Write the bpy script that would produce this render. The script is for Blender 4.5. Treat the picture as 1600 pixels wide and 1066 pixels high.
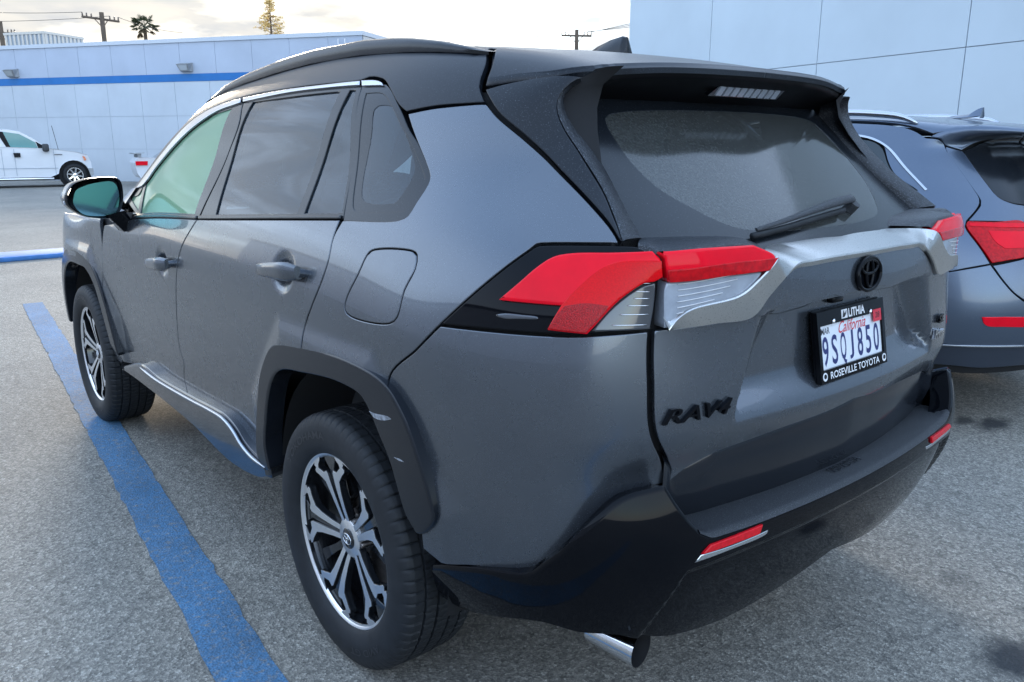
import bpy, bmesh, math, random
import numpy as np
from mathutils import Vector, Matrix
from mathutils.geometry import delaunay_2d_cdt
R_=math.radians; PI=math.pi
random.seed(7); rng=np.random.default_rng(7)
for o in list(bpy.data.objects): bpy.data.objects.remove(o)
sc=bpy.context.scene; C=sc.collection
# ---------------------------------------------------------------- camera
cam=bpy.data.objects.new('camera',bpy.data.cameras.new('camera')); C.objects.link(cam); sc.camera=cam
cam.data.sensor_width=36.0; cam.data.lens=36.0*1261.5/1600; cam.data.clip_end=2000; cam.data.clip_start=.05
yaw,pit=R_(40.03),R_(-13.7)
cam.location=(-1.851,-1.877,1.435)
fwd=Vector((math.sin(yaw)*math.cos(pit),math.cos(yaw)*math.cos(pit),math.sin(pit)))
cam.rotation_euler=fwd.to_track_quat('-Z','Y').to_euler()
# ---------------------------------------------------------------- world and sun
SUN_AZ,SUN_EL=R_(18),R_(13)
w=bpy.data.worlds.new('World'); sc.world=w; w.use_nodes=True; nt=w.node_tree; nt.nodes.clear()
def N(t,nt_,**k):
    n=nt_.nodes.new(t)
    for a,b in k.items(): setattr(n,a,b)
    return n
out=N('ShaderNodeOutputWorld',nt); bg=N('ShaderNodeBackground',nt); sky=N('ShaderNodeTexSky',nt)
sky.sky_type='NISHITA'; sky.sun_disc=False; sky.sun_elevation=SUN_EL; sky.sun_rotation=SUN_AZ; sky.air_density=1.0; sky.dust_density=.7; sky.ozone_density=2.5
tc=N('ShaderNodeTexCoord',nt); mp=N('ShaderNodeMapping',nt); mp.inputs['Scale'].default_value=(2.2,2.2,9.0)
nz=N('ShaderNodeTexNoise',nt); nz.inputs['Scale'].default_value=1.9; nz.inputs['Detail'].default_value=6; nz.inputs['Roughness'].default_value=.55
cr=N('ShaderNodeValToRGB',nt); cr.color_ramp.elements[0].position=.40; cr.color_ramp.elements[1].position=.52
nz2=N('ShaderNodeTexNoise',nt); nz2.inputs['Scale'].default_value=4.5; nz2.inputs['Detail'].default_value=7
cr2=N('ShaderNodeValToRGB',nt); cr2.color_ramp.elements[0].position=.38; cr2.color_ramp.elements[1].position=.62
cr2.color_ramp.elements[0].color=(.70,.76,.85,1); cr2.color_ramp.elements[1].color=(1.2,1.14,1.03,1)
mix=N('ShaderNodeMix',nt,data_type='RGBA')
mp2=N('ShaderNodeMapping',nt); mp2.inputs['Scale'].default_value=(2.2,2.2,8.0); mp2.inputs['Location'].default_value=(3.1,1.7,.4)
L=nt.links.new
L(tc.outputs['Generated'],mp.inputs['Vector']); L(mp.outputs[0],nz.inputs['Vector']); L(nz.outputs['Fac'],cr.inputs[0])
L(tc.outputs['Generated'],mp2.inputs['Vector']); L(mp2.outputs[0],nz2.inputs['Vector']); L(nz2.outputs['Fac'],cr2.inputs[0])
mm=N('ShaderNodeMath',nt,operation='MULTIPLY'); mm.inputs[1].default_value=.8
# clouds lie low and towards the sun; the sky behind the camera is clear
dt=N('ShaderNodeVectorMath',nt,operation='DOT_PRODUCT'); dt.inputs[1].default_value=(math.sin(R_(34))*.93,math.cos(R_(34))*.93,-.55); L(tc.outputs['Generated'],dt.inputs[0])
cm=N('ShaderNodeMapRange',nt); L(dt.outputs['Value'],cm.inputs[0])
for i_,v_ in zip((1,2,3,4),(.15,.62,0,1)): cm.inputs[i_].default_value=v_
cmm=N('ShaderNodeMath',nt,operation='MULTIPLY'); L(cr.outputs[0],cmm.inputs[0]); L(cm.outputs[0],cmm.inputs[1])
L(cmm.outputs[0],mm.inputs[0]); L(mm.outputs[0],mix.inputs['Factor']); L(cr2.outputs[0],mix.inputs['B'])
# thin high veil over the whole sky, uneven
nv=N('ShaderNodeTexNoise',nt); nv.inputs['Scale'].default_value=1.3; nv.inputs['Detail'].default_value=4; L(tc.outputs['Generated'],nv.inputs['Vector'])
vr=N('ShaderNodeMapRange',nt); L(nv.outputs['Fac'],vr.inputs[0])
for i_,v_ in zip((1,2,3,4),(.3,.7,.60,.9)): vr.inputs[i_].default_value=v_
veil=N('ShaderNodeMix',nt,data_type='RGBA'); vs=N('ShaderNodeMapRange',nt); vd=N('ShaderNodeVectorMath',nt,operation='DOT_PRODUCT'); vd.inputs[1].default_value=(math.sin(SUN_AZ),math.cos(SUN_AZ),.15); L(tc.outputs['Generated'],vd.inputs[0]); L(vd.outputs['Value'],vs.inputs[0])
for i_,v_ in zip((1,2,3,4),(.84,.99,0,.97)): vs.inputs[i_].default_value=v_
vm=N('ShaderNodeMath',nt,operation='MAXIMUM'); L(vr.outputs[0],vm.inputs[0]); L(vs.outputs[0],vm.inputs[1]); L(vm.outputs[0],veil.inputs['Factor']); L(sky.outputs[0],veil.inputs['A']); vc=N('ShaderNodeMix',nt,data_type='RGBA'); sx=N('ShaderNodeSeparateXYZ',nt); L(tc.outputs['Generated'],sx.inputs[0]); ze=N('ShaderNodeMapRange',nt); L(sx.outputs['Z'],ze.inputs[0])
for i_,v_ in zip((1,2,3,4),(.02,.75,0,1)): ze.inputs[i_].default_value=v_
vz=N('ShaderNodeMix',nt,data_type='RGBA'); L(ze.outputs[0],vz.inputs['Factor']); vz.inputs['A'].default_value=(3.2,3.55,4.1,1); vz.inputs['B'].default_value=(1.55,2.15,3.1,1); L(vz.outputs['Result'],vc.inputs['A'])
L(vs.outputs[0],vc.inputs['Factor']);  vc.inputs['B'].default_value=(1.38,1.31,1.19,1); L(vc.outputs['Result'],veil.inputs['B']); L(veil.outputs['Result'],mix.inputs['A'])
L(mix.outputs['Result'],bg.inputs['Color']); bg.inputs['Strength'].default_value=.10; L(bg.outputs[0],out.inputs[0])
sun=bpy.data.objects.new('sun',bpy.data.lights.new('sun','SUN')); C.objects.link(sun)
sun.data.energy=.5; sun.data.angle=R_(14); sun.data.color=(1,.86,.68)
sun.rotation_euler=Vector((-math.sin(SUN_AZ)*math.cos(SUN_EL),-math.cos(SUN_AZ)*math.cos(SUN_EL),-math.sin(SUN_EL))).to_track_quat('-Z','Y').to_euler()
sc.view_settings.view_transform='Standard'; sc.view_settings.look='None'; sc.view_settings.exposure=2.97; sc.view_settings.gamma=1
sc.cycles.max_bounces=8; sc.cycles.transparent_max_bounces=12; sc.cycles.caustics_reflective=False; sc.cycles.caustics_refractive=False
import numpy as np
def cardinal(nodes):
    # natural cubic spline as a linear map of its data
    n=len(nodes); h=np.diff(nodes); A=np.zeros((n,n)); R=np.zeros((n,n)); A[0,0]=A[-1,-1]=1
    for i in range(1,n-1):
        A[i,i-1]=h[i-1]; A[i,i]=2*(h[i-1]+h[i]); A[i,i+1]=h[i]
        R[i,i-1]=6/h[i-1]; R[i,i]=-6/h[i-1]-6/h[i]; R[i,i+1]=6/h[i]
    return np.linalg.solve(A,R)
def basis(nodes,M,x):
    n=len(nodes); i=np.clip(np.searchsorted(nodes,x)-1,0,n-2); h=nodes[i+1]-nodes[i]
    a=(nodes[i+1]-x)/h; b=1-a; I=np.eye(n)
    return a[:,None]*I[i]+b[:,None]*I[i+1]+(((a**3-a)*h*h/6)[:,None])*M[i]+(((b**3-b)*h*h/6)[:,None])*M[i+1]
class Surf:
    """tensor spline surface: columns s run round the body (mirrored past s=SC), rows r run up it"""
    def __init__(self,SC,S,R,X,Y,Z,disp=None):
        S=np.array(S,float); o=np.argsort(S); S=S[o]
        X,Y,Z=[np.array(a,float)[:,o] for a in (X,Y,Z)]
        # ghost columns beyond the centre
        if SC is not None:
            k=np.where(S>SC+1e-6)[0][:3][::-1]
            S=np.concatenate([2*SC-S[k],S]); X=np.concatenate([-X[:,k],X],1); Y=np.concatenate([Y[:,k],Y],1); Z=np.concatenate([Z[:,k],Z],1)
        self.SC=SC; self.S=S; self.R=np.array(R,float); self.D=np.stack([X,Y,Z],-1)
        self.MS=cardinal(self.S); self.MR=cardinal(self.R); self.disp=disp
    def base(self,s,r):
        if self.SC is not None:
            m=s<self.SC; s=np.where(m,2*self.SC-s,s)
        P=np.einsum('ni,nj,ijk->nk',basis(self.R,self.MR,r),basis(self.S,self.MS,s),self.D)
        if self.SC is not None: P[m,0]*=-1
        return P
    def nrm0(self,f,s,r,e=1e-4):
        n=np.cross(f(s+e,r)-f(s-e,r),f(s,r+e)-f(s,r-e)); return n/np.maximum(np.linalg.norm(n,axis=1),1e-12)[:,None]
    def ev(self,s,r):
        s=np.asarray(s,float); r=np.asarray(r,float); P=self.base(s,r)
        if self.disp is not None:
            ss=s if self.SC is None else np.where(s<self.SC,2*self.SC-s,s)
            P=P-self.nrm0(self.base,s,r)*self.disp(ss,r,P)[:,None]
        return P
    def nrm(self,s,r,e=6e-4):
        return self.nrm0(self.ev,np.asarray(s,float),np.asarray(r,float),e)
def sstep(a,b,x):
    t=np.clip((x-a)/(b-a),0,1); return t*t*(3-2*t)

# ---------------- crossover body (rows: r, columns: s; x outward to the left is negative) ----------------
SC=-1.62
COL=[3.6,3.2,2.8,2.4,2.0,1.5,1.0,.5,.1,-.2,-.45,-.60,-.72,-.83,-.95,-1.15,-1.38,-1.62]
YS=COL[:11]
def row(r,xs,corner,z=None):
    X=[-a for a in xs]+[-a for a,b in corner]; Y=YS+[b for a,b in corner]
    Z=([r]*18 if z is None else z); assert len(X)==18,(r,len(X)); return r,X,Y,Z
ROWS=[
 row(.30,[.70,.82,.86,.84,.82,.82,.82,.83,.85,.855,.85],[(.835,-.59),(.80,-.70),(.74,-.79),(.655,-.85),(.47,-.88),(.245,-.90),(0,-.91)]),
 row(.45,[.74,.845,.885,.87,.855,.855,.857,.868,.882,.885,.88],[(.86,-.595),(.825,-.705),(.765,-.805),(.665,-.87),(.475,-.905),(.245,-.93),(0,-.94)]),
 row(.60,[.76,.86,.900,.885,.873,.874,.877,.888,.902,.907,.900],[(.88,-.60),(.845,-.715),(.78,-.82),(.67,-.885),(.475,-.925),(.245,-.95),(0,-.96)]),
 row(.75,[.77,.868,.908,.897,.889,.889,.891,.900,.914,.918,.911],[(.89,-.60),(.852,-.716),(.785,-.825),(.67,-.897),(.475,-.938),(.245,-.963),(0,-.972)]),
 row(.90,[.77,.868,.908,.902,.898,.899,.902,.908,.918,.922,.915],[(.893,-.60),(.855,-.717),(.785,-.83),(.668,-.905),(.475,-.948),(.245,-.973),(0,-.983)]),
 row(1.05,[.74,.845,.890,.897,.899,.902,.906,.909,.912,.913,.904],[(.880,-.598),(.843,-.715),(.775,-.825),(.668,-.893),(.475,-.939),(.245,-.963),(0,-.972)]),
 row(1.18,[.68,.79,.82,.862,.868,.874,.878,.880,.879,.874,.860],[(.838,-.595),(.800,-.71),(.742,-.815),(.658,-.890),(.475,-.937),(.245,-.955),(0,-.963)],
     [.99,1.06,1.08,1.11,1.15]+[1.18]*13),
 row(1.25,[.60,.71,.76,.79,.828,.848,.852,.853,.851,.844,.826],[(.795,-.592),(.752,-.70),(.698,-.806),(.648,-.880),(.475,-.922),(.245,-.938),(0,-.946)],
     [1.0,1.075,1.095,1.12,1.205]+[1.25]*13),
 row(1.40,[.5,.6,.65,.71,.772,.784,.787,.787,.782,.766,.722],[(.672,-.58),(.622,-.655),(.555,-.70),(.48,-.735),(.33,-.76),(.17,-.77),(0,-.775)],
     [1.01,1.085,1.11,1.14,1.265,1.390]+[1.40]*12),
 row(1.57,[.40,.48,.54,.625,.712,.714,.705,.705,.697,.675,.632],[(.585,-.565),(.52,-.62),(.45,-.66),(.40,-.70),(.28,-.72),(.15,-.73),(0,-.735)],
     [1.015,1.09,1.12,1.15,1.295,1.51,1.575,1.595,1.595,1.58,1.57]+[1.575,1.575]+[1.575]*5),
 row(1.64,[.34,.42,.48,.565,.65,.648,.632,.632,.625,.608,.572],[(.535,-.60),(.475,-.72),(.42,-.80),(.36,-.85),(.26,-.9),(.14,-.93),(0,-.95)],
     [1.018,1.093,1.125,1.155,1.31,1.562,1.648,1.675,1.672,1.650,1.618]+[1.592,1.570,1.55,1.54,1.53,1.53,1.53]),
 row(1.73,[.28,.34,.40,.475,.56,.56,.545,.545,.540,.525,.495],[(.465,-.60),(.415,-.72),(.37,-.80),(.32,-.85),(.22,-.9),(.12,-.93),(0,-.95)],
     [1.02,1.096,1.128,1.158,1.315,1.572,1.683,1.705,1.697,1.668,1.634]+[1.604,1.585,1.56,1.54,1.53,1.53,1.53]),
 row(1.93,[.17,.21,.25,.32,.36,.35,.35,.35,.348,.338,.32],[(.30,-.60),(.27,-.72),(.24,-.80),(.21,-.85),(.15,-.9),(.08,-.93),(0,-.95)],
     [1.025,1.10,1.132,1.162,1.315,1.572,1.70,1.722,1.71,1.678,1.645]+[1.618,1.60,1.57,1.55,1.53,1.53,1.53]),
 row(2.28,[0]*11,[(0,-.60),(0,-.72),(0,-.80),(0,-.85),(0,-.9),(0,-.93),(0,-.95)],
     [1.03,1.105,1.136,1.165,1.315,1.575,1.71,1.73,1.718,1.684,1.652]+[1.624,1.605,1.575,1.55,1.53,1.53,1.53]),
]
def archd(y,z,yc): # distance outside a rounded-hexagon arch centred on the axle
    dy=np.abs(y-yc)*1.0; dz=z-.36
    a=dy-.50; b=dz-.535; c=(dy*.80+dz*.80)*.885-.545
    k=.05; m=np.maximum(np.maximum(a,b),c); 
    return m
def body_disp(s,r,P):
    d=np.zeros(len(s)); z=P[:,2]
    for yc in (0.0,2.69):
        q=archd(P[:,1],z,yc); m=(np.abs(P[:,0])>.6)&(r<1.2)
        d+=np.where(m,.016*(1-sstep(.0,.085,q)),0)
    # hatch and corner roll under above the bumper
    d-=np.where(r<1.0,.022*(1-sstep(.765,.875,r))*(1-sstep(-.98,-.74,s)),0)
    for hs,hr in ((1.325,.996),(.245,1.088)):   # hand hollows behind the door handles
        d-=.017*(1-sstep(.15,1.,np.hypot((s-hs)/.080,(r-hr)/.066)))
    # number plate recess
    x=np.abs(P[:,0]); t=np.clip((1.09-r)/(1.09-.89),-.3,1.3)
    xo=.405+.06*t; xi=.285+.165*t; D=.050*sstep(.855,.945,r)
    hatch=sstep(0,1,(xo-x)/np.maximum(xo-xi,.02))
    d-=np.where((s<-1.0)&(r<1.0945)&(r>.8),D*hatch,0)
    return d
BODY=Surf(SC,COL,[a[0] for a in ROWS],[a[1] for a in ROWS],[a[2] for a in ROWS],[a[3] for a in ROWS],body_disp)

# bumper
BCOL=[.1,-.2,-.45,-.60,-.72,-.83,-.95,-1.15,-1.38,-1.62]
def brow(r,pts): return r,[-a for a,b in pts],[b for a,b in pts],[r]*10
BR=[
 brow(.28,[(.80,.1),(.80,-.2),(.79,-.45),(.775,-.57),(.745,-.68),(.69,-.77),(.61,-.83),(.46,-.865),(.24,-.885),(0,-.89)]),
 brow(.38,[(.86,.1),(.86,-.2),(.85,-.45),(.835,-.59),(.808,-.705),(.752,-.805),(.66,-.878),(.48,-.922),(.245,-.943),(0,-.95)]),
 brow(.48,[(.885,.1),(.89,-.2),(.885,-.45),(.870,-.60),(.844,-.72),(.79,-.832),(.69,-.912),(.498,-.957),(.25,-.978),(0,-.985)]),
 brow(.58,[(.90,.1),(.905,-.2),(.902,-.45),(.888,-.61),(.862,-.735),(.805,-.855),(.70,-.938),(.505,-.982),(.255,-1.003),(0,-1.01)]),
 brow(.68,[(.91,.1),(.912,-.2),(.910,-.45),(.895,-.612),(.870,-.737),(.812,-.857),(.705,-.938),(.505,-.983),(.255,-1.005),(0,-1.012)]),
 brow(.80,[(.915,.1),(.918,-.2),(.915,-.45),(.898,-.602),(.862,-.72),(.797,-.835),(.685,-.91),(.495,-.955),(.25,-.98),(0,-.99)]),
]
def bump_disp(s,r,P):
    # rear face set back below the lip, with a crease running down each corner
    q=np.clip((.585-r)/.17,0,1); sl=-1.035+.085*q
    return -.014*sstep(.592,.580,r)*sstep(sl+.012,sl-.012,s)
BUMP=Surf(SC,BCOL,[a[0] for a in BR],[a[1] for a in BR],[a[2] for a in BR],[a[3] for a in BR],bump_disp)
# rear window plane (s=-x)
GC=[.75,.60,.40,.20,0.]
def grow(z,ys): return z,[-a for a in GC],ys,[z]*5
GR=[grow(1.16,[-.86,-.895,-.925,-.945,-.95]),grow(1.25,[-.745,-.79,-.825,-.845,-.85]),grow(1.34,[-.635,-.682,-.718,-.738,-.745]),grow(1.43,[-.54,-.585,-.62,-.64,-.645]),grow(1.52,[-.445,-.49,-.525,-.545,-.55]),grow(1.60,[-.37,-.41,-.445,-.465,-.47])]
GLASS=Surf(0.,GC,[a[0] for a in GR],[a[1] for a in GR],[a[2] for a in GR],[a[3] for a in GR])

# cladding surface: arch bands and rockers stand proud of the doors
CC=[3.6,3.2,2.69,2.2,1.5,.8,.4,0.,-.3,-.5,-.62,-.75]
def crow(z,x): return z,[-a for a in x],CC,[z]*12
CR=[crow(.25,[.80,.855,.875,.862,.86,.862,.872,.885,.885,.875,.86,.84]),crow(.40,[.83,.885,.908,.895,.89,.892,.905,.915,.915,.905,.89,.865]),crow(.55,[.84,.90,.922,.908,.90,.903,.92,.930,.930,.922,.905,.88]),
 crow(.75,[.84,.902,.928,.914,.907,.910,.926,.938,.942,.937,.922,.89]),crow(.95,[.83,.895,.922,.912,.91,.914,.926,.936,.942,.938,.925,.89])]
CLAD=Surf(None,CC,[a[0] for a in CR],[a[1] for a in CR],[a[2] for a in CR],[a[3] for a in CR])
# ---------------- second crossover (seen past the first one) ----------------
ASC=-1.36; AYS=[3.5,2.8,2.0,1.2,.5,0.,-.25]; ACOL=AYS+[-.42,-.55,-.70,-.95,-1.15,-1.36]
def arow(r,xs,corner,z=None,ye=-.25): return r,[-a for a in xs]+[-a for a,b in corner],AYS[:-1]+[ye]+[b for a,b in corner],([r]*13 if z is None else z)
AR=[
 arow(.28,[.70,.82,.83,.83,.84,.86,.85],[(.815,-.42),(.74,-.55),(.61,-.65),(.40,-.74),(.2,-.78),(0,-.79)]),
 arow(.45,[.78,.89,.89,.89,.91,.93,.925],[(.885,-.42),(.80,-.56),(.65,-.69),(.42,-.80),(.2,-.85),(0,-.86)]),
 arow(.62,[.80,.91,.905,.905,.925,.945,.94],[(.905,-.43),(.825,-.58),(.67,-.715),(.42,-.83),(.2,-.88),(0,-.895)]),
 arow(.80,[.80,.92,.915,.915,.935,.95,.94],[(.90,-.42),(.815,-.565),(.66,-.70),(.42,-.82),(.2,-.87),(0,-.885)]),
 arow(.95,[.78,.91,.92,.92,.935,.94,.925],[(.88,-.40),(.79,-.535),(.64,-.655),(.41,-.765),(.2,-.815),(0,-.83)]),
 arow(1.06,[.70,.85,.905,.905,.91,.91,.89],[(.845,-.37),(.755,-.485),(.615,-.59),(.40,-.69),(.2,-.74),(0,-.755)],[.95,1.03]+[1.06]*11),
 arow(1.22,[.60,.75,.82,.83,.835,.83,.80],[(.755,-.30),(.67,-.395),(.555,-.485),(.37,-.57),(.19,-.615),(0,-.63)],[.97,1.06,1.19]+[1.22]*10,-.20),
 arow(1.38,[.50,.65,.74,.745,.75,.74,.70],[(.65,-.20),(.575,-.28),(.48,-.35),(.33,-.42),(.17,-.455),(0,-.465)],[.98,1.08,1.31]+[1.38]*10,-.12),
 arow(1.50,[.42,.57,.67,.685,.69,.675,.625],[(.585,-.245),(.525,-.31),(.44,-.36),(.30,-.40),(.16,-.42),(0,-.43)],[.985,1.09,1.37,1.49,1.50,1.495,1.48]+[1.47,1.465]+[1.47]*4,-.15),
 arow(1.57,[.36,.5,.6,.615,.62,.605,.56],[(.53,-.34),(.48,-.43),(.41,-.50),(.29,-.55),(.15,-.58),(0,-.59)],[.99,1.10,1.41,1.555,1.57,1.555,1.53]+[1.515,1.50]+[1.49]*4,-.20),
 arow(1.66,[.25,.36,.46,.47,.47,.46,.43],[(.41,-.40),(.38,-.50),(.33,-.56),(.24,-.62),(.13,-.65),(0,-.66)],[1.0,1.11,1.45,1.575,1.59,1.572,1.545]+[1.53,1.515]+[1.505]*4,-.23),
 arow(1.85,[.12,.18,.24,.25,.25,.245,.235],[(.225,-.41),(.21,-.53),(.19,-.6),(.15,-.66),(.08,-.68),(0,-.69)],[1.01,1.12,1.46,1.582,1.598,1.58,1.552]+[1.537,1.52]+[1.51]*4),
 arow(2.1,[0]*7,[(0,-.41),(0,-.54),(0,-.62),(0,-.68),(0,-.7),(0,-.71)],[1.01,1.12,1.465,1.585,1.60,1.583,1.554]+[1.538,1.52]+[1.51]*4),
]
ASURF=Surf(ASC,ACOL,[a[0] for a in AR],[a[1] for a in AR],[a[2] for a in AR],[a[3] for a in AR])
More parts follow.
